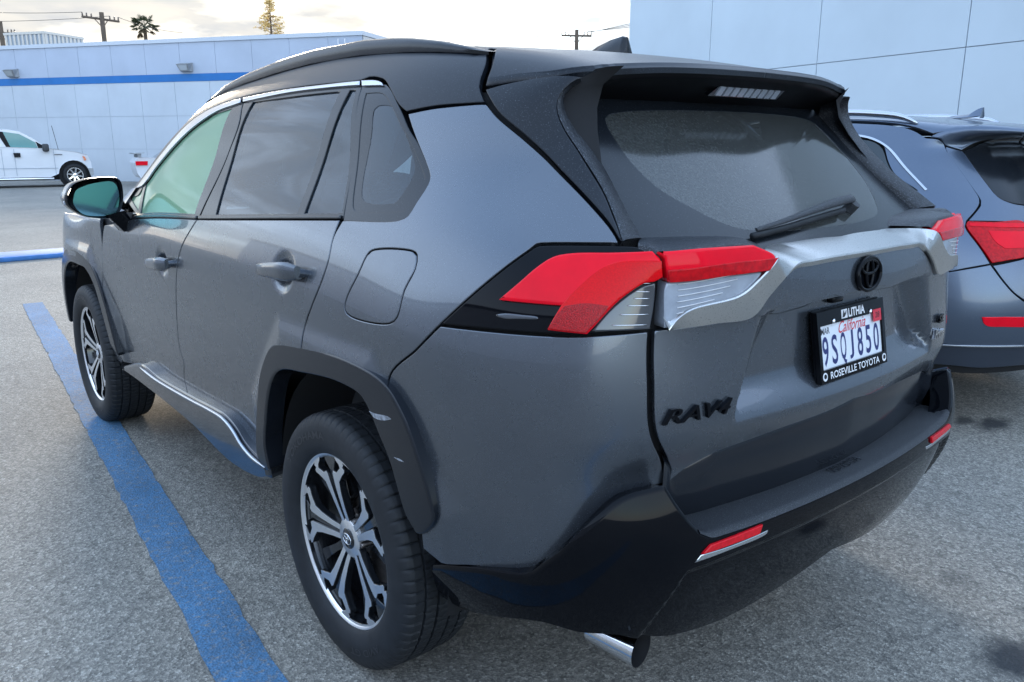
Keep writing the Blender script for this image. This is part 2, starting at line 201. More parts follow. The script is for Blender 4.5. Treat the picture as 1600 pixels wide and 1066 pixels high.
POLY={
 'fender':[(2.216,1.16,1),(2.216,0.9702),(2.278,0.8026),(2.309,0.6267),(2.331,0.494),(2.277,0.4228),(2.297,0.42,1),(2.22,0.42),(2.25,0.6),(2.29,0.69),(2.43,0.835),(2.59,0.875),(2.79,0.875),(2.95,0.835),(3.09,0.69),(3.16,0.42),(3.2,0.42,1),(3.45,0.5,1),(3.45,0.98,1),(3.2,1.19),(2.8,1.22),(2.4,1.22)],
 'front_door':[(0.9732,1.183,1),(1.024,1.137),(1.085,1.081),(1.139,1.007),(1.209,0.8897),(1.263,0.7563),(1.288,0.6613),(1.274,0.6119),(1.312,0.5369),(1.312,0.42,1),(2.297,0.42,1),(2.277,0.4228),(2.331,0.494),(2.309,0.6267),(2.278,0.8026),(2.216,0.9702),(2.139,1.086,1),(1.768,1.137,1)],
 'rear_door':[(-0.0009361,1.248,1),(0.003224,1.205),(-0.001395,1.142),(0.01751,1.083),(0.05748,1.019),(0.09357,0.9617),(0.09325,0.875,1),(0.26,0.835),(0.4,0.69),(0.44,0.6),(0.47,0.42,1),(1.312,0.42,1),(1.312,0.5369),(1.274,0.6119),(1.288,0.6613),(1.263,0.7563),(1.209,0.8897),(1.139,1.007),(1.085,1.081),(1.024,1.137),(0.9732,1.183,1)],
 'quarter_panel':[(0.09325,0.911,1),(0.09357,0.9617),(0.05748,1.019),(0.01751,1.083),(-0.001395,1.142),(0.003224,1.205),(-0.0158,1.248,1),(-0.2578,1.265),(-0.284,1.277),(-0.2918,1.303),(-0.303,1.345),(-0.2972,1.363),(-0.2709,1.387),(-0.2076,1.441),(-0.1378,1.504,1),(-0.2464,1.518),(-0.3833,1.523),(-0.3898,1.52,1),(-0.4346,1.49),(-0.5274,1.441),(-0.6269,1.393),(-0.7291,1.341),(-0.7938,1.296),(-0.8339,1.262),(-0.8446,1.25,1),(-0.7053,1.243),(-0.6863,1.24),(-0.6763,1.229),(-0.6413,1.197),(-0.5783,1.137),(-0.5004,1.063,1),(-0.4347,1),(-0.3302,0.9126),(-0.335,0.82,1),(-0.19,0.875),(0.08,0.875),(0.08325,0.87,1)],
 'corner_panel':[(-0.5021,1.062,1),(-0.6352,1.069),(-0.8041,1.077),(-0.8613,1.082),(-0.9392,1.086,1),(-0.9397,0.9922),(-0.9395,0.9047),(-0.9496,0.8632),(-0.9803,0.81),(-0.9969,0.7748),(-0.9994,0.7523,1),(-0.923,0.7464),(-0.8912,0.7334),(-0.8555,0.7021),(-0.8207,0.663),(-0.7862,0.619),(-0.7573,0.5893),(-0.7362,0.5648),(-0.7194,0.555),(-0.6032,0.5303),(-0.4938,0.5057,1),(-0.43,0.52,1),(-0.43,0.69),(-0.345,0.815,1),(-0.3311,0.9117),(-0.4356,0.9991)],
 'fuel_door':[(-0.1898,1.188),(-0.3479,1.201),(-0.3666,1.194),(-0.3747,1.166),(-0.3583,1.118),(-0.3533,1.059),(-0.3293,1.041),(-0.1513,1.029),(-0.1231,1.04),(-0.1241,1.064),(-0.1593,1.132),(-0.1754,1.176)],
 'front_frame':[(2.631,1.421,1),(3.067,1.54),(1.727,1.28),(1.627,1.357),(1.481,1.437),(1.335,1.498),(1.221,1.531),(1.121,1.551),(0.9224,1.563,1),(0.8698,1.5),(0.8953,1.409),(0.9303,1.301),(0.9757,1.192,1),(1.659,1.152,1)],
 'front_window':[(1.645,1.165,1),(1.72,1.325,1),(1.675,1.369),(1.547,1.447),(1.376,1.511),(1.236,1.541),(1.133,1.552),(0.9968,1.559,1),(0.9997,1.385),(1.02,1.196,1)],
 'vent_window':[(2.719,1.479,1),(1.762,1.249),(1.74,1.315,1),(1.69,1.172,1)],
 'rear_frame':[(0.906,1.563,1),(0.7322,1.565),(0.5543,1.565),(0.3193,1.563),(0.1228,1.562,1),(0.0611,1.434),(0.0067,1.286),(-0.0055,1.255,1),(0.9577,1.193,1),(0.9158,1.298),(0.8836,1.408),(0.8546,1.5)],
 'rear_window':[(0.832,1.566,1),(0.5472,1.561),(0.2219,1.559,1),(0.2389,1.427),(0.2459,1.246,1),(0.8298,1.207,1),(0.8497,1.391)],
 'rear_vent':[(0.1772,1.56,1),(0.142,1.56,1),(0.0733,1.422),(0.0042,1.262,1),(0.2087,1.249,1),(0.205,1.403)],
 'quarter_frame':[(0.11,1.561,1),(0.0094,1.561,1),(-0.0266,1.548),(-0.1005,1.507),(-0.1613,1.462),(-0.2114,1.43),(-0.2693,1.384),(-0.294,1.363),(-0.2994,1.347),(-0.2886,1.305),(-0.2804,1.28),(-0.2559,1.268),(-0.0191,1.252,1)],
 'quarter_window':[(0.0893,1.554,1),(0.0032,1.553),(-0.0437,1.536),(-0.1595,1.462),(-0.2094,1.425),(-0.2644,1.381),(-0.2866,1.362),(-0.2909,1.347),(-0.2814,1.306),(-0.2677,1.284),(-0.2438,1.278),(-0.0664,1.268),(-0.0353,1.276)],
 'quarter_frit':[(0.0018,1.524),(-0.0649,1.522),(-0.0993,1.505),(-0.1577,1.457),(-0.2264,1.391),(-0.2365,1.369),(-0.2282,1.331),(-0.2135,1.302),(-0.1867,1.295),(-0.0868,1.294),(-0.0545,1.307),(-0.0242,1.365),(-0.0062,1.456),(0.0163,1.515)],
 'trim_front':[(1.906,1.212,1),(1.811,1.295),(1.696,1.39),(1.559,1.465),(1.407,1.536),(1.294,1.561),(1.175,1.573),(0.9494,1.581,1),(0.9295,1.566,1),(1.124,1.553),(1.224,1.533),(1.338,1.5),(1.483,1.439),(1.631,1.36),(1.73,1.282),(3.033,1.524,1)],
 'trim_rear':[(0.9358,1.58,1),(0.7584,1.578),(0.5732,1.576),(0.3337,1.573),(0.1352,1.574,1),(0.1248,1.564,1),(0.3209,1.564),(0.5564,1.566),(0.7348,1.566),(0.9105,1.566,1)],
 'trim_quarter':[(0.1305,1.575,1),(0.0578,1.574),(0.0251,1.569),(0.0084,1.562,1),(0.1113,1.562,1)],
 'belt_front':[(1.716,1.156,1),(0.9853,1.195,1),(0.9811,1.183,1),(1.756,1.138,1)],
 'belt_rear':[(0.9673,1.197,1),(-0.0003,1.259,1),(-0.0042,1.249,1),(0.9652,1.184,1)],
 'roof':[(1.91,1.214,1),(1.811,1.295),(1.696,1.39),(1.559,1.465),(1.407,1.536),(1.294,1.561),(1.175,1.573),(0.9461,1.581),(0.5732,1.576),(0.2114,1.572),(0.1327,1.574),(0.1005,1.58),(0.0525,1.578),(0.0163,1.572),(-0.0251,1.555),(-0.0961,1.52),(-0.1336,1.506,1),(-0.2451,1.52),(-0.382,1.525,1),(-0.3544,1.549),(-0.3412,1.562),(-0.3306,1.581),(-0.3192,1.609),(-0.215,1.75),(-0.23,1.93),(-0.235,2.28,1),(1.22,2.28,1),(1.25,1.93),(1.3,1.74),(1.4,1.655),(1.459,1.571),(1.611,1.5),(1.748,1.425),(1.863,1.33),(1.96,1.224,1)],
 'spoiler':[(-0.245,2.28,1),(-0.24,1.93),(-0.225,1.75),(-0.3285,1.609),(-0.3408,1.581),(-0.3494,1.565,1),(-0.4268,1.574),(-0.5491,1.592),(-0.5929,1.649),(-0.5946,1.676),(-0.6013,1.689),(-0.6031,1.715,1),(-0.622,1.775),(-0.64,1.874),(-0.654,2.02),(-0.662,2.28,1)],
 'fin':[(-0.3605,1.555,1),(-0.3898,1.532),(-0.4408,1.494),(-0.528,1.446),(-0.6317,1.394),(-0.7312,1.342),(-0.7967,1.296),(-0.8459,1.252,1),(-0.8527,1.253,1),(-0.8148,1.301),(-0.7763,1.349),(-0.6967,1.416),(-0.6406,1.457),(-0.6085,1.493),(-0.6076,1.517),(-0.6255,1.545),(-0.6438,1.568,1),(-0.5612,1.579),(-0.4305,1.569)],
 'lamp_housing':[(-0.5017,1.064,1),(-0.5788,1.136),(-0.6421,1.195),(-0.6788,1.227),(-0.6906,1.237),(-0.7069,1.24),(-0.8459,1.246),(-0.893,1.245),(-0.9209,1.235,1),(-0.9498,1.225,1),(-0.9517,1.182),(-0.9449,1.091,1),(-0.8612,1.084),(-0.804,1.079),(-0.6348,1.072)],
 'lamp_red':[(-0.6546,1.131,1),(-0.6875,1.165),(-0.7132,1.194),(-0.7374,1.214),(-0.768,1.222),(-0.8395,1.227),(-0.9305,1.234,1),(-0.9497,1.222,1),(-0.9527,1.191,1),(-0.9347,1.182),(-0.9165,1.179),(-0.8924,1.163),(-0.8742,1.147),(-0.8572,1.127),(-0.8256,1.083,1),(-0.7612,1.086,1),(-0.7786,1.132,1)],
 'lamp_inner':[(-0.7622,1.087,1),(-0.7785,1.13,1),(-0.8026,1.169),(-0.8261,1.195),(-0.8591,1.211),(-0.932,1.219),(-0.9503,1.219,1),(-0.9517,1.192,1),(-0.9346,1.183),(-0.9164,1.18),(-0.8922,1.164),(-0.874,1.149),(-0.856,1.128),(-0.8248,1.085,1)],
 'lamp_grid':[(-0.7633,1.088,1),(-0.7757,1.116),(-0.7852,1.131,1),(-0.8173,1.138),(-0.856,1.136,1),(-0.8534,1.127),(-0.824,1.085,1)],
 'lamp_clear':[(-0.8315,1.088,1),(-0.8575,1.125),(-0.8747,1.144),(-0.8948,1.161),(-0.9193,1.175),(-0.9411,1.179,1),(-0.9409,1.134),(-0.9371,1.091,1)],
 'lamp_oval':[(-0.6492,1.102),(-0.6712,1.108),(-0.704,1.109),(-0.7366,1.108),(-0.7388,1.105),(-0.7057,1.101),(-0.6686,1.098)],
 'hatch_lamp_red':[(-0.9584,1.222,1),(-0.942,1.233,1),(-1.044,1.236),(-1.19,1.233,1),(-1.25,1.212),(-1.256,1.205),(-1.223,1.184,1),(-1.094,1.185),(-0.9626,1.182,1),(-0.9603,1.205,1)],
 'hatch_lamp_fold':[(-0.9603,1.205,1),(-1.097,1.208),(-1.225,1.206),(-1.254,1.206)],
 'hatch_lamp_clear':[(-0.9632,1.18,1),(-1.093,1.183),(-1.22,1.182,1),(-1.187,1.159),(-1.152,1.139),(-1.083,1.128),(-0.9974,1.116),(-0.9718,1.092,1),(-0.9629,1.092,1),(-0.9579,1.167)],
 'hatch':[(-0.9688,1.088,1),(-0.9505,1.086,1),(-0.9509,0.9912),(-0.9502,0.9035),(-0.9616,0.8615),(-0.9949,0.8072),(-1.014,0.7731),(-1.008,0.7492,1),(-1.06,0.7772),(-1.125,0.7945),(-1.228,0.8035),(-1.35,0.8121),(-1.531,0.8184),(-1.62,0.828,1),(-1.62,1.11,1),(-1.2,1.11,1),(-1.185,1.09,1),(-1.088,1.088)],
 'band':[(-1.193,1.091,1),(-1.24,1.13),(-1.295,1.165),(-1.341,1.187),(-1.389,1.189),(-1.461,1.191),(-1.62,1.194,1),(-1.62,1.097,1),(-1.532,1.097),(-1.468,1.079),(-1.395,1.073),(-1.351,1.071)],
 'chrome_out':[(-0.9693,1.089),(-0.9846,1.11),(-1.013,1.127),(-1.136,1.143),(-1.186,1.165),(-1.254,1.208),(-1.25,1.226)],
 'chrome_top':[(0.2732,1.216),(0.1991,1.217),(0.0819,1.218),(-0.0475,1.216)],
 'chrome_in':[(-0.9694,1.088),(-1.026,1.088),(-1.088,1.089),(-1.192,1.091),(-1.24,1.13),(-1.295,1.165),(-1.341,1.187),(-1.389,1.189),(-1.461,1.191),(-1.528,1.192)],
 'glass_low':[(0.5985,1.25),(0.5725,1.25),(0.519,1.249),(0.3605,1.241),(0.325,1.232),(0.2982,1.22)],
 'lamp_top':[(-0.8936,1.245),(-0.9204,1.243),(-0.9372,1.235),(-1.044,1.237),(-1.19,1.234),(-1.249,1.214)],
 'clear_pane':[(0.4544,1.496),(0.3729,1.5),(0.144,1.523),(-0.043,1.539),(0.4524,1.497),(0.4794,1.436),(0.4768,1.389),(0.4615,1.339),(0.4596,1.384),(0.4554,1.349),(0.4052,1.308),(0.3198,1.265)],
 'bumper':[(-0.4723,0.4847,1),(-0.6074,0.5359),(-0.7208,0.5693),(-0.7367,0.5804),(-0.7568,0.6067),(-0.7849,0.6394),(-0.8186,0.6853),(-0.8513,0.7239),(-0.8846,0.7541),(-0.9135,0.7677),(-0.9812,0.7752,1),(-0.9882,0.7707,1),(-1.013,0.7331),(-1.049,0.6871),(-1.07,0.666),(-1.098,0.6537),(-1.128,0.6518),(-1.182,0.6503),(-1.257,0.6484),(-1.388,0.6467),(-1.62,0.645,1),(-1.62,0.405,1),(-1.268,0.3429),(-1.135,0.3559),(-0.9942,0.3893),(-0.9,0.4348),(-0.8232,0.4394),(-0.7586,0.4458),(-0.5,0.36),(-0.4,0.36,1),(-0.42,0.46,1)],
 'step':[(-1.098,0.6537),(-1.182,0.6503),(-1.257,0.6484),(-1.388,0.6467),(-1.72,0.6368),(-1.994,0.6528)],
 'reflector':[(-1.064,0.6241,1),(-1.087,0.6388,1),(-1.161,0.6386),(-1.238,0.6396,1),(-1.231,0.6203,1),(-1.152,0.6218)],
 'reflector_trim':[(-1.049,0.6081,1),(-1.064,0.6211,1),(-1.153,0.6161),(-1.233,0.6163,1),(-1.262,0.6187,1),(-1.259,0.6109),(-1.238,0.6069),(-1.143,0.6075)],
 'arch':[(0.4665,0.4209,1),(0.5283,0.4501),(0.4914,0.5912),(0.4564,0.6725),(0.4215,0.7488),(0.3622,0.8255),(0.3088,0.8672),(0.2364,0.8896),(0.0901,0.9083),(-0.032,0.9179),(-0.1765,0.9222),(-0.3018,0.9134),(-0.3595,0.8947),(-0.4002,0.8625),(-0.4347,0.8236),(-0.4792,0.7383),(-0.5066,0.6513),(-0.5075,0.6312),(-0.4917,0.6016),(-0.4619,0.5725,1),(-0.4338,0.5617,1),(-0.3954,0.5984),(-0.3747,0.6486),(-0.3449,0.723),(-0.3004,0.7802),(-0.2728,0.8142),(-0.2299,0.847),(-0.1072,0.8562),(0.1151,0.8317),(0.2582,0.8054),(0.3171,0.766),(0.3671,0.6943),(0.4078,0.6063),(0.441,0.5221),(0.4379,0.4353,1)],
 'scuff_a':[(-0.271,0.8233,1),(-0.2994,0.8238),(-0.3556,0.8318),(-0.3708,0.8291,1),(-0.3425,0.8182),(-0.2946,0.8122)],
 'scuff_b':[(-0.3729,0.7373,1),(-0.3965,0.7404),(-0.4165,0.7384,1),(-0.3936,0.7354)],
 'scuff_c':[(-0.2788,0.8087,1),(-0.315,0.8142),(-0.3619,0.82,1),(-0.3172,0.81)],
 'arch_front':[(3.012,0.7767),(2.937,0.8341),(2.81,0.8762),(2.651,0.897),(2.515,0.8946),(2.424,0.8671),(2.363,0.8041),(2.307,0.6974),(2.257,0.5989),(2.251,0.5198),(2.251,0.4656),(2.141,0.4424),(2.249,0.5129),(2.296,0.5207),(2.33,0.5958),(2.373,0.6788),(2.408,0.7632),(2.447,0.8028),(2.474,0.8307),(2.534,0.839),(2.635,0.8395),(2.753,0.8291)],
 'rocker':[(2.15,0.4083,1),(1.823,0.4872),(1.623,0.4785),(1.436,0.4819),(1.155,0.4936),(0.9735,0.5055),(0.8228,0.5092),(0.7357,0.49),(0.6802,0.462),(0.6003,0.4428),(0.4554,0.4428,1),(0.4679,0.3906,1),(0.573,0.3478),(0.8684,0.3098),(1.232,0.3557),(1.765,0.3774),(2.164,0.3824,1)],
 'a_gap':[(-0.4614,1.567),(-0.4234,1.546),(-0.3928,1.524),(-0.4005,1.506),(-0.4338,1.484),(-0.5081,1.444),(-0.5706,1.33),(-0.5964,1.252),(-0.6123,1.206),(-0.6189,1.176),(-0.613,1.154),(-0.5905,1.125),(-0.5558,1.09),(-0.5402,1.073)],
 'a_quarter':[(-0.4338,1.484),(-0.5081,1.444),(-0.5706,1.33),(-0.5964,1.252),(-0.6123,1.206),(-0.6189,1.176),(-0.613,1.154),(-0.5905,1.125),(-0.5558,1.09),(-0.5402,1.073),(-0.5313,1.046,1),(-0.564,0.9624),(-0.6003,0.8759,1),(-0.5185,0.8517),(-0.4494,0.8296,1),(0.1,0.8,1),(0.42,0.8,1),(0.4,1.02),(-0.3697,1.215,1),(-0.2932,1.275),(-0.1755,1.357),(-0.0064,1.433),(0.1024,1.47),(0.2026,1.485,1),(0.2792,1.517),(0.0603,1.509),(-0.2089,1.52),(-0.2804,1.528),(-0.3595,1.517,1)],
 'a_hatch':[(-0.5189,1.437,1),(-0.568,1.324),(-0.5938,1.247),(-0.6114,1.201),(-0.6219,1.168),(-0.615,1.146),(-0.589,1.118),(-0.5575,1.086),(-0.5444,1.073,1),(-0.6475,1.071),(-0.8135,1.064,1),(-1.36,1.03,1),(-1.36,1.13,1),(-0.8736,1.142,1),(-0.795,1.153),(-0.7204,1.185),(-0.6891,1.251),(-0.6542,1.378),(-0.6412,1.404,1)],
 'a_lamp':[(-0.5431,1.072,1),(-0.5319,1.054),(-0.5644,0.9654),(-0.6026,0.8775,1),(-0.6633,0.8905),(-0.7321,0.9009,1),(-0.8117,1.062),(-0.6469,1.068)],
 'a_lamp_glow':[(-0.5469,1.063,1),(-0.5391,1.048),(-0.5964,1.043),(-0.5989,1.001),(-0.612,0.9396),(-0.6483,0.9278),(-0.7387,0.9278,1),(-0.8085,1.057)],
 'a_spoiler':[(-0.4609,1.568,1),(-0.425,1.546),(-0.3992,1.523),(-0.4102,1.505),(-0.44,1.485),(-0.5133,1.442,1),(-0.5823,1.423),(-0.6379,1.408,1),(-0.7196,1.431),(-0.832,1.454),(-1.016,1.486),(-1.282,1.504,1)],
 'a_glass':[(-0.6492,1.406,1),(-0.655,1.379),(-0.6899,1.252),(-0.7213,1.186),(-0.7965,1.155),(-0.8755,1.144,1),(-1.36,1.135,1),(-1.36,1.44,1),(-1.32,1.497,1),(-1.032,1.481),(-0.8345,1.45)],
 'a_bumper':[(-0.4494,0.8272,1),(-0.5186,0.8493),(-0.6002,0.8728,1),(-0.6362,0.8066),(-0.6799,0.741),(-0.726,0.6972,1),(-1.36,0.69,1),(-1.36,0.465,1),(-0.7817,0.4648,1),(-0.465,0.472,1),(0,0.44,1),(-0.02,0.6),(0.05,0.79,1)],
 'a_valance':[(-0.4653,0.4684,1),(-0.7832,0.4611,1),(-1.36,0.46,1),(-1.36,0.3,1),(-0.8466,0.3435,1),(-0.7954,0.3445),(-0.6165,0.3405),(-0.4726,0.3484),(-0.1,0.3,1),(0,0.43,1)],
 'a_strip':[(-0.4649,0.4738,1),(-0.599,0.4757),(-0.7813,0.4658,1),(-0.784,0.4592,1),(-0.5999,0.4693),(-0.4654,0.4675,1)],
 'a_refl':[(-0.5792,0.6218,1),(-0.6514,0.6232),(-0.7359,0.6208,1),(-0.7471,0.5691,1),(-0.659,0.5737),(-0.6053,0.5764),(-0.5891,0.5907)],
 'a_window':[(-0.3564,1.215,1),(-0.2775,1.286),(-0.1498,1.363),(-0.0018,1.424),(0.1055,1.457),(0.198,1.469,1),(0.55,1.42,1),(1.4,1.42,1),(1.4,1.1,1),(0.35,1.1,1)],
 'a_trim':[(-0.3729,1.215,1),(-0.2956,1.28),(-0.1737,1.363),(-0.0033,1.439),(0.1041,1.474),(0.2037,1.489,1),(0.2004,1.478,1),(0.1075,1.463),(0.0047,1.43),(-0.1527,1.355),(-0.2733,1.275),(-0.3549,1.21,1)],
 'a_rail':[(0.3314,1.566),(0.1527,1.558),(-0.0358,1.545),(-0.2009,1.531)],
 'a_fin':[(-0.2302,1.592),(-0.3327,1.585)],
}
# ---------------------------------------------------------------- materials
MATS={}
def mat(name,col,rough=.5,metal=0.,coat=0.,coat_rough=.05,spec=.5,speck=None,bump=None,trans=0.,alpha=None,var=None,rvar=None,ior=1.45,emit=None):
    """speck=(scale,lo,hi,colour,roughness): scattered dew or dust; bump=(scale,strength,dist); var=(scale,amount); rvar=(scale,amount)"""
    m=bpy.data.materials.new(name); m.use_nodes=True; t=m.node_tree; b=t.nodes['Principled BSDF']; MATS[name]=m
    I=b.inputs; I['Base Color'].default_value=(*col,1); I['Roughness'].default_value=rough; I['Metallic'].default_value=metal
    I['Coat Weight'].default_value=coat; I['Coat Roughness'].default_value=coat_rough; I['Specular IOR Level'].default_value=spec; I['Transmission Weight'].default_value=trans; I['IOR'].default_value=ior
    l=t.links.new; tc=N('ShaderNodeTexCoord',t); cs=None; rs=None
    def noise(scale,detail=4,rough=.6):
        n=N('ShaderNodeTexNoise',t); n.inputs['Scale'].default_value=scale; n.inputs['Detail'].default_value=detail; n.inputs['Roughness'].default_value=rough; l(tc.outputs['Object'],n.inputs['Vector']); return n
    def maprange(src,a,b_,c,d):
        n=N('ShaderNodeMapRange',t); l(src,n.inputs[0])
        for i,v in zip((1,2,3,4),(a,b_,c,d)): n.inputs[i].default_value=v
        return n.outputs[0]
    if var:
        f=maprange(noise(var[0]).outputs['Fac'],.3,.7,1-var[1],1+var[1]); n=N('ShaderNodeMix',t,data_type='RGBA',blend_type='MULTIPLY'); n.inputs['Factor'].default_value=1; n.inputs['A'].default_value=(*col,1); l(f,n.inputs['B']); cs=n.outputs['Result']
    if rvar: rs=maprange(noise(rvar[0],5).outputs['Fac'],.3,.7,rough-rvar[1],rough+rvar[1])
    if speck:
        f=maprange(noise(speck[0],2,.5).outputs['Fac'],speck[1],speck[2],0,1)
        n=N('ShaderNodeMix',t,data_type='RGBA'); l(f,n.inputs['Factor']); n.inputs['B'].default_value=(*speck[3],1)
        if cs: l(cs,n.inputs['A'])
        else: n.inputs['A'].default_value=(*col,1)
        cs=n.outputs['Result']; q=N('ShaderNodeMix',t); l(f,q.inputs['Factor']); q.inputs['B'].default_value=speck[4]
        if rs: l(rs,q.inputs['A'])
        else: q.inputs['A'].default_value=rough
        rs=q.outputs['Result']
    if cs: l(cs,I['Base Color'])
    if rs: l(rs,I['Roughness'])
    if bump:
        bn=N('ShaderNodeBump',t); bn.inputs['Strength'].default_value=bump[1]; bn.inputs['Distance'].default_value=bump[2]; l(noise(bump[0],3).outputs['Fac'],bn.inputs['Height']); l(bn.outputs[0],I['Normal'])
        if coat: l(bn.outputs[0],I['Coat Normal'])
    if emit: I['Emission Color'].default_value=(*emit[0],1); I['Emission Strength'].default_value=emit[1]
    return m
def glassmat(name,tint,fac,fog,fogcol,rough=.08,speck=None,back=.5,ior=1.5):
    """window glass: a tinted see-through layer, a film of dew or fog (scatters light both ways) and a glossy face"""
    m=bpy.data.materials.new(name); m.use_nodes=True; t=m.node_tree; t.nodes.clear(); l=t.links.new; MATS[name]=m
    o=N('ShaderNodeOutputMaterial',t); tr=N('ShaderNodeBsdfTransparent',t); tr.inputs[0].default_value=(*tint,1)
    df=N('ShaderNodeBsdfDiffuse',t); df.inputs[0].default_value=(*fogcol,1); tl=N('ShaderNodeBsdfTranslucent',t); tl.inputs[0].default_value=(*fogcol,1)
    a=N('ShaderNodeMixShader',t); a.inputs[0].default_value=back; l(df.outputs[0],a.inputs[1]); l(tl.outputs[0],a.inputs[2])
    b=N('ShaderNodeMixShader',t); b.inputs[0].default_value=fog; l(tr.outputs[0],b.inputs[1]); l(a.outputs[0],b.inputs[2])
    if speck or fog:
        tc=N('ShaderNodeTexCoord',t); n=N('ShaderNodeTexNoise',t); n.inputs['Scale'].default_value=speck[0] if speck else 3; n.inputs['Detail'].default_value=4; l(tc.outputs['Object'],n.inputs['Vector'])
        mr=N('ShaderNodeMapRange',t); l(n.outputs['Fac'],mr.inputs[0])
        for i,v in zip((1,2,3,4),(.35,.7,max(fog-(speck[1] if speck else .05),0),fog+(speck[1] if speck else .05))): mr.inputs[i].default_value=v
        l(mr.outputs[0],b.inputs[0])
    gl=N('ShaderNodeBsdfGlossy',t); gl.inputs['Roughness'].default_value=rough; gl.inputs[0].default_value=(.9,.9,.9,1)
    fr=N('ShaderNodeFresnel',t); fr.inputs[0].default_value=ior
    c=N('ShaderNodeMixShader',t); l(fr.outputs[0],c.inputs[0]); l(b.outputs[0],c.inputs[1]); l(gl.outputs[0],c.inputs[2]); l(c.outputs[0],o.inputs[0])
    return m
# ---------------------------------------------------------------- objects
ROOT={}; DATA={}
def thing(name,label,cat,loc=(0,0,0),rz=0,group=None):
    o=bpy.data.objects.new(name,None); C.objects.link(o); o.location=loc; o.rotation_euler=(0,0,rz); o.empty_display_size=.2
    o['label']=label; o['category']=cat
    if group: o['group']=group
    ROOT[o.name]=np.array(loc,float) if not rz else np.zeros(3)
    return o
def tag(o,label=None,cat=None,group=None,kind=None):
    for k,v in (('label',label),('category',cat),('group',group),('kind',kind)):
        if v: o[k]=v
    return o
def obj(name,V,F,m,parent=None,nrm=None,smooth=True,mi=None,origin=None,loc=None):
    """one mesh object; V in the frame of its thing's parent space (world), shifted by the thing's base"""
    V=np.asarray(V,float); base=np.zeros(3)
    if parent is not None and parent.name in ROOT: base=ROOT[parent.name]
    me=bpy.data.meshes.new(name); me.from_pydata((V-base-(0 if loc is None else np.array(loc)-base)).tolist(),[],[list(map(int,f)) for f in F])
    for k in (m if isinstance(m,(list,tuple)) else [m]): me.materials.append(k)
    if mi is not None: me.polygons.foreach_set('material_index',np.asarray(mi,np.int32))
    me.polygons.foreach_set('use_smooth',np.full(len(me.polygons),smooth)); me.update()
    if nrm is not None: me.normals_split_custom_set_from_vertices(np.asarray(nrm).tolist())
    o=bpy.data.objects.new(name,me); C.objects.link(o); o.parent=parent
    if loc is not None: o.location=np.array(loc)-base; ROOT[o.name]=np.array(loc,float)
    else: ROOT[o.name]=base
    return o
class MB:
    """collects shapes into one mesh"""
    def __init__(s): s.V=[];s.F=[];s.M=[];s.n=0
    def add(s,V,F,mi=0):
        V=np.asarray(V,float).reshape(-1,3); s.V.append(V); s.F+= [[int(i)+s.n for i in f] for f in F]; s.M+=[mi]*len(F); s.n+=len(V); return s
    def obj(s,name,m,parent=None,smooth=False,auto=None,**k):
        o=obj(name,np.concatenate(s.V),s.F,m,parent,smooth=smooth,mi=s.M if isinstance(m,(list,tuple)) else None,**k)
        if auto: 
            me=o.data; me.polygons.foreach_set('use_smooth',np.ones(len(me.polygons),bool)); me.set_sharp_from_angle(angle=R_(auto))
        return o
    def box(s,c,d,mi=0,bev=0.,rz=0.,M=None):
        c=np.array(c,float); h=np.array(d,float)/2
        if bev<=0:
            V=np.array([[x,y,z] for x in(-1,1) for y in(-1,1) for z in(-1,1)])*h; F=[[0,1,3,2],[4,6,7,5],[0,4,5,1],[2,3,7,6],[0,2,6,4],[1,5,7,3]]
        else:
            bm=bmesh.new(); bmesh.ops.create_cube(bm,size=1); bmesh.ops.scale(bm,vec=(2*h).tolist(),verts=bm.verts); bmesh.ops.bevel(bm,geom=bm.edges[:],offset=min(bev,h.min()*.95),segments=2,profile=.5,affect='EDGES')
            bm.verts.index_update(); V=np.array([v.co[:] for v in bm.verts]); F=[[v.index for v in f.verts] for f in bm.faces]; bm.free()
        if M is not None: V=V@np.array(M).T
        if rz: q=np.array([[math.cos(rz),-math.sin(rz),0],[math.sin(rz),math.cos(rz),0],[0,0,1]]); V=V@q.T
        return s.add(V+c,F,mi)
    def tube(s,path,rad,n=10,mi=0,cap=True,sq=None):
        V,F=tube(path,rad,n,cap); return s.add(V,F,mi)
    def lathe(s,prof,n=48,axis='x',c=(0,0,0),mi=0):
        V,F=lathe(prof,n,axis); return s.add(V+np.array(c),F,mi)
    def prism(s,pts,depth,frame,mi=(0,0),bev=0):
        V,F,M=prism(pts,depth,frame,mi); V=np.array(V); s.V.append(V); s.F+=[[i+s.n for i in f] for f in F]; s.M+=M; s.n+=len(V); return s
def tube(path,rad,n=10,cap=True):
    P=np.array(path,float); m=len(P); rad=np.broadcast_to(np.array(rad,float),(m,)); T=np.gradient(P,axis=0); T/=np.linalg.norm(T,axis=1)[:,None]
    up=np.array([0,0,1.]) if abs(T[0,2])<.9 else np.array([1.,0,0]); V=[];u=np.cross(T[0],up);u/=np.linalg.norm(u)
    for i in range(m):
        u=u-T[i]*(u@T[i]); u/=np.linalg.norm(u); v=np.cross(T[i],u); a=np.arange(n)*2*PI/n
        V.append(P[i]+rad[i]*(np.cos(a)[:,None]*u+np.sin(a)[:,None]*v))
    V=np.concatenate(V); F=[[i*n+k,i*n+(k+1)%n,(i+1)*n+(k+1)%n,(i+1)*n+k] for i in range(m-1) for k in range(n)]
    if cap: F+=[list(range(n))[::-1],[(m-1)*n+k for k in range(n)]]
    return V,F
